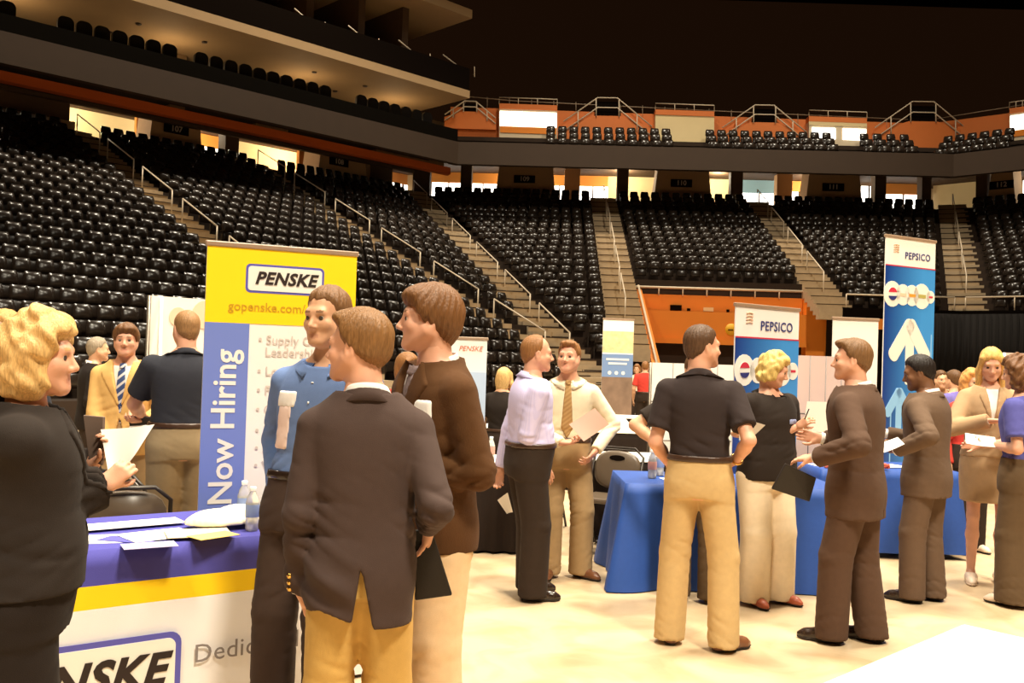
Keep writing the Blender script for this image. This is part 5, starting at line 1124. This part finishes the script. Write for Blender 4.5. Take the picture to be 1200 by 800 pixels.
floral = cloth('tie_floral', (.20, .15, .15), var=.9, vscale=60); goldt = striped('tie_gold', (.44, .27, .11), (.36, .21, .08), 30, 2, .5, slant=.8); graytie = cloth('tie_grey', (.12, .10, .10))
leather = mat('shoe_leather_black', (.022, .012, .008), .22, .5); brownl = mat('shoe_leather_brown', (.17, .065, .026), .32, .5); redl = mat('shoe_leather_red', (.42, .10, .045), .35, .5); nude = mat('shoe_nude', (.78, .62, .48), .35, .4); sole = mat('shoe_sole', (.020, .013, .010), .6); beltl = mat('belt_leather', (.045, .020, .010), .35, .5); gold = mat('gold_metal', (.75, .45, .12), .25, .5, 1.0)
tagw = mat('name_tag_paper', (.85, .82, .78), .6); ribbon = mat('tag_ribbon', (.80, .62, .56), .6)
HB, HG, HD, HY = (.11, .050, .018), (.24, .105, .034), (.013, .008, .006), (.60, .37, .14)
def pos(x, Y): q = at(x, 600, Y); return (q[0], q[1])
def suit(m, tm, sm=None, tiem=None, sh=leather, tr={}, jk={}, **k):
    w = [(trousers, dict(m=tm, **{**dict(off=.010), **tr})), (shirt, dict(m=sm or C['white'], under=True)), (collar, dict(m=sm or C['white'], push=.016, r=1.14))]
    if tiem: w.append((tie, dict(m=tiem)))
    return w + [(jacket, dict(m=m, **jk)), (jacket_collar, dict(m=m)), (cuffs, dict(m=sm or C['white'])), (shoes, dict(m=sh, sole=sole))]
def casual(tm, sm, sleeve='short', sh=brownl, tr={}, st={}, belted=True, col=True, tiem=None):
    w = [(trousers, dict(m=tm, **tr)), (shirt, dict(m=sm, sleeve=sleeve, **st))]
    if col: w.append((collar, dict(m=sm)))
    if tiem: w.append((tie, dict(m=tiem)))
    if belted: w.append((belt, dict(m=beltl)))
    return w + [(shoes, dict(m=sh, sole=sole))]
badge = lambda x0, x1, z0, z1, on, m=tagw, n='name_tag', off=.006, **k: (decal, dict(name=n, m=m, poly=[(x0, z1), (x1, z1), (x1, z0), (x0, z0)], on=on, off=off, **k))
NEAR = dict(res=.0085, hres=.0048, handres=.0044)
MID = dict(res=.0100, hres=.0055, handres=.0048)
FAR = dict(res=.014, hres=.008, handres=.007)
# near group
build_person(dict(label='woman with puffy blonde hair in a black pantsuit holding papers', pos=pos(18, 2.78), face=66, H=1.700, sex='f', width=1.24, belly=.05, hair=('bob', HY, dict(vol=1.08, len=.14, amp=.0038)), look=(14, -2), skin='pink', head=1.06, jaw=1.06,
    rh=dict(at=('px', 116, 572, .14), elbow=(.4, -1, -.5), dir=(-.1, .75, .6), palm=(-1, .2, 0), curl=1.15), lh=dict(at=('px', 104, 548, .30), elbow=(-.8, -.4, -.5), dir=(.3, .5, .8), palm=(.3, -1, 0), curl=.9),
    wear=[(trousers, dict(m=C['nearblack'])), (shirt, dict(m=C['black'], under=True)), (jacket, dict(m=C['black'], hem=.93, flare=.03, vee=1.2, wide=.06, off=.026)), (jacket_collar, dict(m=C['black'])), (shoes, dict(m=leather, sole=sole, low=True))], **NEAR))
b7, c7 = build_person(dict(label='young man in charcoal jacket and khakis with his back turned', pos=pos(426, 3.14), headoff=(-.03, 0, 0), shz=1.368, face=352, H=1.757, hair=('short', (.20, .095, .031), dict(t=.017, quiff=True, amp=.0018)), look=(-67, 0), skin='pink', width=.90,
    lh=dict(at=('px', 352, 684, .02), elbow=(-.30, -1, .0), dir=(.25, .25, -.9), palm=(1, 0, 0), curl=.25), rh=dict(at=('px', 503, 612, .15), elbow=(.15, -1, -.2), dir=(0, .5, -.8), palm=(-1, 0, 0), curl=1.1),
    wear=suit(C['charcoal'], C['khaki'], jk=dict(hem=.725, vent=(.0, .93, .035), bunch=(-.13, 0, .86, .06), vee=1.13, off=.030, flare=.006, fold=.008, rs=(.068, .062, .054)), tr=dict(fold=.007)) + [(sleeve_buttons, dict(m=gold, sd=-1)), (decal, dict(name='back_seam', m=C['nearblack'], poly=[(-.002, 1.40), (.002, 1.40), (.002, .95), (-.002, .95)], on='F_jacket', off=.0015, back=True, parent='o_jacket'))], **NEAR))
build_person(dict(label='mop haired man in brown corduroy jacket and floral tie', pos=pos(508, 3.66), head=1.04, face=238, H=1.884, hair=('mop', (.145, .060, .018), dict(t=.016, amp=.002, taper=.35)), look=(24, 2), skin='pink', width=.95, jaw=1.05,
    lh=dict(at=('px', 478, 548, -.10), elbow=(-.3, -.30, -1), dir=(.5, .8, .1), palm=(1, 0, 0), curl=.6), rh=dict(at=(.13, .30, 1.12), elbow=(.6, -.8, -.2), dir=(-.4, .8, .1), curl=.6),
    wear=suit(C['cord'], C['cream'], tiem=floral, jk=dict(hem=.815, front_open=.05, vee=1.14, wide=.075, fold=.007, seed=1.0), tr=dict(rs=(.108, .098, .10))) + [badge(-.155, -.055, 1.265, 1.345, 'F_jacket', parent='o_jacket')], **NEAR))
build_person(dict(label='man in a blue dress shirt with a ribboned name tag', pos=pos(362, 3.95), face=196, H=1.885, hair=('short', (.17, .08, .03), dict(t=.009)), look=(10, -4), skin='fair', lean=(-.06, .0), width=.97,
    rh=dict(at=('px', 325, 572, -.03), elbow=(.6, -.8, 0), dir=(-.25, .15, -.95), palm=(-1, 0, 0), curl=.3), lh=dict(at=(-.26, .05, .98), elbow=(-.6, -.8, 0), dir=(0, .2, -1)), feet=((.15, -.03, 15), (-.12, .02, -10)),
    wear=[(trousers, dict(m=C['grey'], top=1.04, fold=.008)), (shirt, dict(m=C['blue'], fold=.007)), (collar, dict(m=C['blue'], gap=24)), (belt, dict(m=leather, buckle=steel)), (shoes, dict(m=leather, sole=sole)), (button_row, dict(m=tagw, z0=1.08, z1=1.38, n=5)), badge(.055, .145, 1.285, 1.345, 'F_shirt'), badge(.070, .135, 1.12, 1.29, 'F_shirt', ribbon, 'tag_ribbon', .004), badge(-.14, -.05, 1.22, 1.30, 'F_shirt', C['blue'], 'shirt_pocket', .004)], **NEAR))
# left background
build_person(dict(label='person with light ginger hair mostly hidden behind the blonde woman', pos=pos(2, 5.1), face=200, H=1.775, hair=('short', (.50, .27, .085), dict(t=.016)), wear=casual(C['grey'], C['navy']), **FAR))
build_person(dict(label='grey haired man in dark jacket turned away by the seats', pos=pos(102, 9.3), face=62, H=1.675, hair=('short', (.30, .24, .17), dict(t=.008)), wear=suit(C['nearblack'], C['dark']), **FAR))
build_person(dict(label='young man in tan jacket with blue striped tie and folder', pos=pos(142, 6.95), face=173, H=1.77, hair=('mop', (.13, .055, .018), dict(t=.012)), look=(-8, 0), skin='pink', rh=dict(at=('px', 120, 522, -.2), elbow=(1, -.6, 0), dir=(-.2, .8, .2)), lh=dict(at=('px', 172, 494, -.33), elbow=(-.9, -.7, -.2), dir=(.6, .6, .1), palm=(.5, 0, 1), curl=.7),
    wear=suit(C['tan'], C['khaki3'], tiem=regim, jk=dict(hem=.80, front_open=.06, vee=1.08, wide=.085)) + [badge(-.155, -.075, 1.255, 1.315, 'F_jacket', parent='o_jacket')], **MID))
build_person(dict(label='short haired man in navy polo seen from behind beside the banner', pos=pos(211, 6.35), face=338, H=1.86, hair=('short', (.30, .16, .065), dict(t=.005, amp=.001)), look=(-18, 0), sleeve='short', skin='pink', width=1.12, belly=.03, lh=dict(at=('px', 168, 489, .28), elbow=(-.8, -.6, -.6), dir=(-.5, .8, .0), palm=(0, 0, 1), curl=.6), rh=dict(at=(.30, .16, .98), elbow=(1, -.6, 0)),
    wear=casual(C['khgrey'], C['navy'], sh=brownl), **MID))
# middle
build_person(dict(label='balding man in pale blue striped shirt, hand in his pocket', pos=(.13, 6.36), face=76, H=1.765, hair=('bald', (.25, .11, .036), dict(t=.008)), look=(8, -2), skin='pink', belly=.035, width=1.10, rh=dict(at=('px', 637, 543, -.04), elbow=(.5, -1, 0), dir=(-.2, .45, -.85), palm=(-1, 0, 0), curl=.3), lh=dict(at=(-.20, -.14, .82), elbow=(-.6, -1, 0), dir=(.1, -.2, -1), curl=.8), feet=((.11, .02, 8), (-.10, .06, -8)),
    wear=casual(C['dark'], stripe, 'long', leather, dict(rs=(.104, .090, .088), fold=.006), dict(fold=.006)), **MID))
build_person(dict(label='ginger man in cream shirt and gold tie holding a pink sheet', pos=(.43, 6.99), face=184, H=1.745, hair=('short', HG, dict(t=.012, quiff=True)), look=(16, 6), skin='pink', rh=dict(at=('px', 657, 519, -.26), elbow=(1, -.6, -.2), dir=(-.85, .45, .1), palm=(-.1, .2, 1), curl=.8), lh=dict(at=('px', 699, 527, -.14), elbow=(-1, -.7, 0), dir=(.5, .4, -.6), curl=.7), feet=((.10, .03, 6), (-.12, .0, -52)),
    wear=casual(C['khaki3'], C['creamw'], 'long', brownl, dict(rs=(.102, .088, .088)), dict(fold=.005), tiem=goldt), **MID))
build_person(dict(label='man in black polo and khakis, right hand on his hip', pos=(1.10, 5.40), face=14, H=1.835, hair=('short', (.085, .042, .02), dict(t=.008)), look=(58, 0), sleeve='short', skin='pink', width=.96, lean=(-.01, 0), lh=dict(at=('px', 786, 545, .22), elbow=(-.45, -1, 0), dir=(.4, .8, -.2)), rh=dict(at=('px', 862, 540, .04), elbow=(.40, -1, .1), dir=(-.75, .45, -.25), palm=(-.5, 0, -1), curl=.35, thumb=.1), feet=(('px', 846, 745, -.10, 48), ('px', 785, 745, .02, -22)),
    wear=casual(C['khaki2'], C['polob'], tr=dict(rs=(.102, .088, .088), fold=.006), st=dict(fold=.006)) + [(watch, dict(m=gold, sd=1))], **MID))
build_person(dict(label='man in black tee hidden behind the man in khakis', pos=(1.27, 6.44), face=186, H=1.68, hair=('short', HB), sleeve='short', rh=dict(at=('px', 776, 524, -.12), elbow=(1, -.2, 0), dir=(-.5, .3, -.6)), lh=dict(at=('px', 862, 508, -.22), elbow=(-.8, -.8, -.2), dir=(-.3, .9, .1), palm=(0, 0, 1), curl=.7), feet=((.08, .02, 10), (-.12, .06, -40)), wear=casual(C['brownt'], C['tee'], col=False), **MID))
build_person(dict(label='short haired blonde woman in black polo writing on a sheet', pos=(1.76, 6.41), face=152, H=1.705, sex='f', width=1.14, hair=('bob', (.74, .46, .15), dict(len=.085, vol=.84, amp=.003)), look=(-44, -20), sleeve='short', skin='pink', belly=.03, rh=dict(at=('px', 934, 500, -.10), elbow=(.6, -.8, -.9), dir=(-.1, .8, .5), palm=(-1, .2, 0), curl=.95), lh=dict(at=('px', 962, 512, .08), elbow=(-.6, -.6, -.6), dir=(.1, .9, .2), palm=(.2, 0, 1), curl=.7), feet=((.10, .0, 12), (-.10, .02, -20)),
    wear=[(trousers, dict(m=C['whitet'], rs=(.108, .092, .100), off=.002, fold=.004)), (shirt, dict(m=C['tee'], sleeve='short', zlo=.865, off=.022, fold=.006)), (collar, dict(m=C['tee'], gap=26)), badge(-.125, -.045, 1.255, 1.29, 'F_shirt', mat('logo_patch', (.25, .28, .45), .6, var=.9, vscale=60), 'chest_logo', .006), (shoes, dict(m=redl, sole=sole, low=True))], **MID))
build_person(dict(label='brown haired man in dark brown suit handing over a black portfolio', pos=(2.06, 5.56), face=306, H=1.785, hair=('short', (.17, .085, .033), dict(t=.012, quiff=True)), look=(-22, 0), skin='pink', width=1.05, lh=dict(at=('px', 958, 536, -.16), elbow=(-.6, -1, -.3), dir=(.2, .95, -.12), palm=(.4, 0, -1), curl=.4), rh=dict(at=('px', 966, 514, .22), elbow=(.6, -.9, -.3), dir=(0, 1, .1), palm=(-1, 0, .2), curl=.6), feet=((.10, -.10, 0), (-.10, .08, -10)),
    wear=suit(C['suitbrown'], C['suitbrown'], jk=dict(hem=.725, vent=(.0, .90, .006), fold=.007, flare=.016), tr=dict(rs=(.104, .090, .088), fold=.006)), **MID))
build_person(dict(label='dark haired man in grey-brown suit reading at the far blue table', pos=(2.93, 6.58), face=316, H=1.725, hair=('short', HD, dict(t=.012)), look=(-28, -14), skin='brown', lh=dict(at=('px', 1052, 527, -.14), elbow=(-.6, -1, -.3), dir=(.2, .9, .2), palm=(1, 0, .3), curl=.8), rh=dict(at=(.08, .32, 1.14), elbow=(.6, -.8, -.3), dir=(-.3, .9, .2), curl=.8), feet=((.10, -.04, 0), (-.09, .03, -12)), headoff=(0, .03, -.01),
    wear=suit(C['suitgrey'], C['suitgrey'], jk=dict(hem=.75, fold=.007, flare=.016), tr=dict(rs=(.104, .090, .088), fold=.007)), **MID))
build_person(dict(label='woman with long blonde hair in beige skirt suit', pos=(3.70, 7.26), face=194, H=1.80, sex='f', hair=('long', (.66, .37, .11), dict(t=.010)), look=(6, -20), legs='bare', skin='pink', head=1.03, rh=dict(at=('px', 1158, 493, -.24), elbow=(1, -.5, -.4), dir=(-1, .3, .05), palm=(0, -.3, 1), curl=.7), lh=dict(at=(-.04, .28, 1.10), elbow=(-1, -.5, -.4), dir=(.9, .4, 0), palm=(0, 0, 1), curl=.7),
    wear=[(skirt, dict(m=C['beige'], hem=.60)), (shirt, dict(m=C['white'], under=True)), (jacket, dict(m=C['beige'], hem=.94, vee=1.18, wide=.055, off=.024)), (jacket_collar, dict(m=C['beige'])), (shoes, dict(m=nude, sole=nude, low=True))], **MID))
build_person(dict(label='curly haired woman in blue tee and brown trousers at the edge', pos=(3.61, 6.60), face=316, H=1.735, sex='f', width=1.05, hair=('curly', (.14, .06, .022), dict(len=.15, vol=1.0, amp=.005)), look=(-10, -8), sleeve='short', skin='pink', lh=dict(at=('px', 1165, 521, .06), elbow=(-.7, -.8, -.5), dir=(-.5, .8, .1), palm=(.2, 0, 1), curl=.7), rh=dict(at=(.05, .30, 1.08), elbow=(.8, -.6, -.3), dir=(-.5, .8, 0), curl=.7),
    wear=[(trousers, dict(m=C['brownt'], rs=(.110, .098, .120), fold=.007)), (shirt, dict(m=C['blouse'], sleeve='short', zlo=.94, off=.016)), (shoes, dict(m=nude, sole=sole, low=True))], **MID))
build_person(dict(label='strawberry blonde woman in dark vest behind the beige suit', pos=(4.12, 8.46), face=170, H=1.63, sex='f', hair=('bob', (.62, .28, .08), dict(len=.10, vol=.95)), wear=[(trousers, dict(m=C['dark'])), (shirt, dict(m=C['red'], sleeve='long')), (shoes, dict(m=nude, sole=sole, low=True))], **FAR))
for i, (x, Y, H_, face_, hr, sm, lb, sx_) in enumerate(((1097, 12.0, 1.61, 180, HB, 'grey', 'dark haired visitor far off beside the tall banner', 'm'), (1108, 13.2, 1.58, 20, HD, 'dark', 'black haired visitor far off before the black drape', 'f'), (1117, 11.2, 1.62, 330, HB, 'purple', 'visitor in purple shirt far off behind the grey suit', 'm'), (467, 7.15, 1.62, 120, HG, 'red', 'woman in red top glimpsed between the two jackets', 'f'), (584, 9.4, 1.50, 20, HY, 'black', 'blonde girl in black turned away behind the balding man', 'f'), (729, 20.5, 1.60, 270, HB, 'white', 'distant man in white shirt facing the photo banner', 'm'), (751, 20, 1.60, 10, HG, 'red', 'distant man in red shirt seen from behind', 'm'), (742, 22, 1.52, 200, HG, 'creamw', 'distant person in pale top beside the red shirt', 'f'), (860, 17, 1.50, 230, HD, 'creamw', 'distant person at the orange vomitory in pale top', 'f'))):
    build_person(dict(label=lb, pos=pos(x, Y), face=face_, H=H_, sex=sx_, hair=('long' if i in (3, 4) else 'short' if sx_ == 'm' else 'bob', hr, dict(len=.1, vol=.85)), sleeve='short', wear=casual(C['dark'], C[sm], col=False), group=None, **FAR))
# things held
def slab(pts, dys, th, label, cat, m, name, Y, bev=.0):
    """a thin flat thing: four pixel corners, each at depth Y + dy"""
    P = [Vector(at(x, y, Y + d)) for (x, y), d in zip(pts, dys)]; c = sum(P, Vector()) / 4; n = (P[1] - P[0]).cross(P[3] - P[0]).normalized() * th
    o = MB().hexa([p - c for p in P], [p - c + n for p in P]).build(name, m); o.location = c
    if bev: md = o.modifiers.new('bevel', 'BEVEL'); md.width = bev; md.segments = 2
    return tag(o, label, cat)
def pages(pts, dys, label, m, Y, n=8, bow=.03, name='paper'):
    P = [np.array(at(x, y, Y + d)) for (x, y), d in zip(pts, dys)]; c = sum(P) / 4; nn = unit(np.cross(P[1] - P[0], P[3] - P[0])); V = []
    for k_ in (0, .0015):
        for i in range(n + 1):
            for j in range(n + 1):
                u, v = i / n, j / n; q = (P[0] * (1 - u) + P[1] * u) * (1 - v) + (P[3] * (1 - u) + P[2] * u) * v; V.append(q - c + nn * (bow * math.sin(u * math.pi) * (.4 + .6 * v) + k_))
    s = (n + 1) ** 2; Fc = []
    for i in range(n):
        for j in range(n): a = i * (n + 1) + j; q = (a, a + 1, a + n + 2, a + n + 1); Fc += [q, tuple(x + s for x in q[::-1])]
    o = MB().add(V, Fc, True).build(name, m); o.location = c; return tag(o, label, 'paper')
slab([(484, 622), (505, 618), (530, 698), (486, 704)], (.10, .10, .12, .12), .018, 'black zip portfolio hanging from the charcoal jacketed man\'s hand', 'portfolio', blackleather, 'portfolio', 3.20, .006)
slab([(905, 573), (921, 543), (957, 560), (949, 588)], (-.16, -.16, -.05, -.05), .014, 'black portfolio held out by the man in brown suit', 'portfolio', blackleather, 'portfolio', 5.50, .005)
pages([(118, 503), (181, 497), (160, 530), (128, 560)], (.26, .30, .26, .22), 'white sheets fanned out in the black suited woman\'s hand', paperm, 2.78)
slab([(97, 486), (121, 488), (119, 545), (104, 540)], (.30, .28, .26, .28), .012, 'grey folder held upright behind the white sheets', 'folder', mat('folder_grey', (.16, .11, .085), .5), 'folder', 2.78, .003)
slab([(150, 488), (176, 489), (178, 500), (152, 500)], (-.42, -.40, -.36, -.38), .012, 'dark folder held by the man in the tan jacket', 'folder', blackleather, 'folder', 6.95)
pages([(152, 499), (177, 497), (178, 503), (150, 508)], (-.44, -.42, -.50, -.50), 'small white sheet under the tan man\'s folder', paperm, 6.95, bow=.01)
pages([(667, 497), (697, 478), (714, 497), (684, 517)], (-.34, -.34, -.36, -.36), 'pink sheet held up by the man in cream shirt', pinkpaper, 6.99, bow=.012)
pages([(583, 586), (595, 577), (601, 600), (594, 602)], (-.03, -.03, .02, .02), 'white sheet held behind the balding man\'s back', paperm, 6.42, bow=.006)
pages([(866, 489), (897, 498), (882, 512), (866, 516)], (-.34, -.36, -.30, -.28), 'white sheet held out beside the khaki man\'s elbow', paperm, 6.36, bow=.008)
pages([(946, 470), (976, 471), (970, 507), (941, 504)], (-.10, .06, .02, -.14), 'white form the blonde woman in black writes on', paperm, 6.39, bow=.006)
pages([(1028, 520), (1052, 512), (1060, 520), (1036, 530)], (-.24, -.22, -.28, -.30), 'white form read by the dark haired man', paperm, 6.56, bow=.006)
pages([(1131, 507), (1166, 512), (1168, 524), (1132, 519)], (.12, .08, .0, .04), 'white pages in the curly haired woman\'s hand', paperm, 6.60, bow=.006)
q = Vector(at(943, 491, 6.24)); o = MB().tube([q, Vector(at(948, 479, 6.20))], .004).build('pen', C['navy']); tag(o, 'dark pen in the blonde woman\'s writing hand', 'pen')
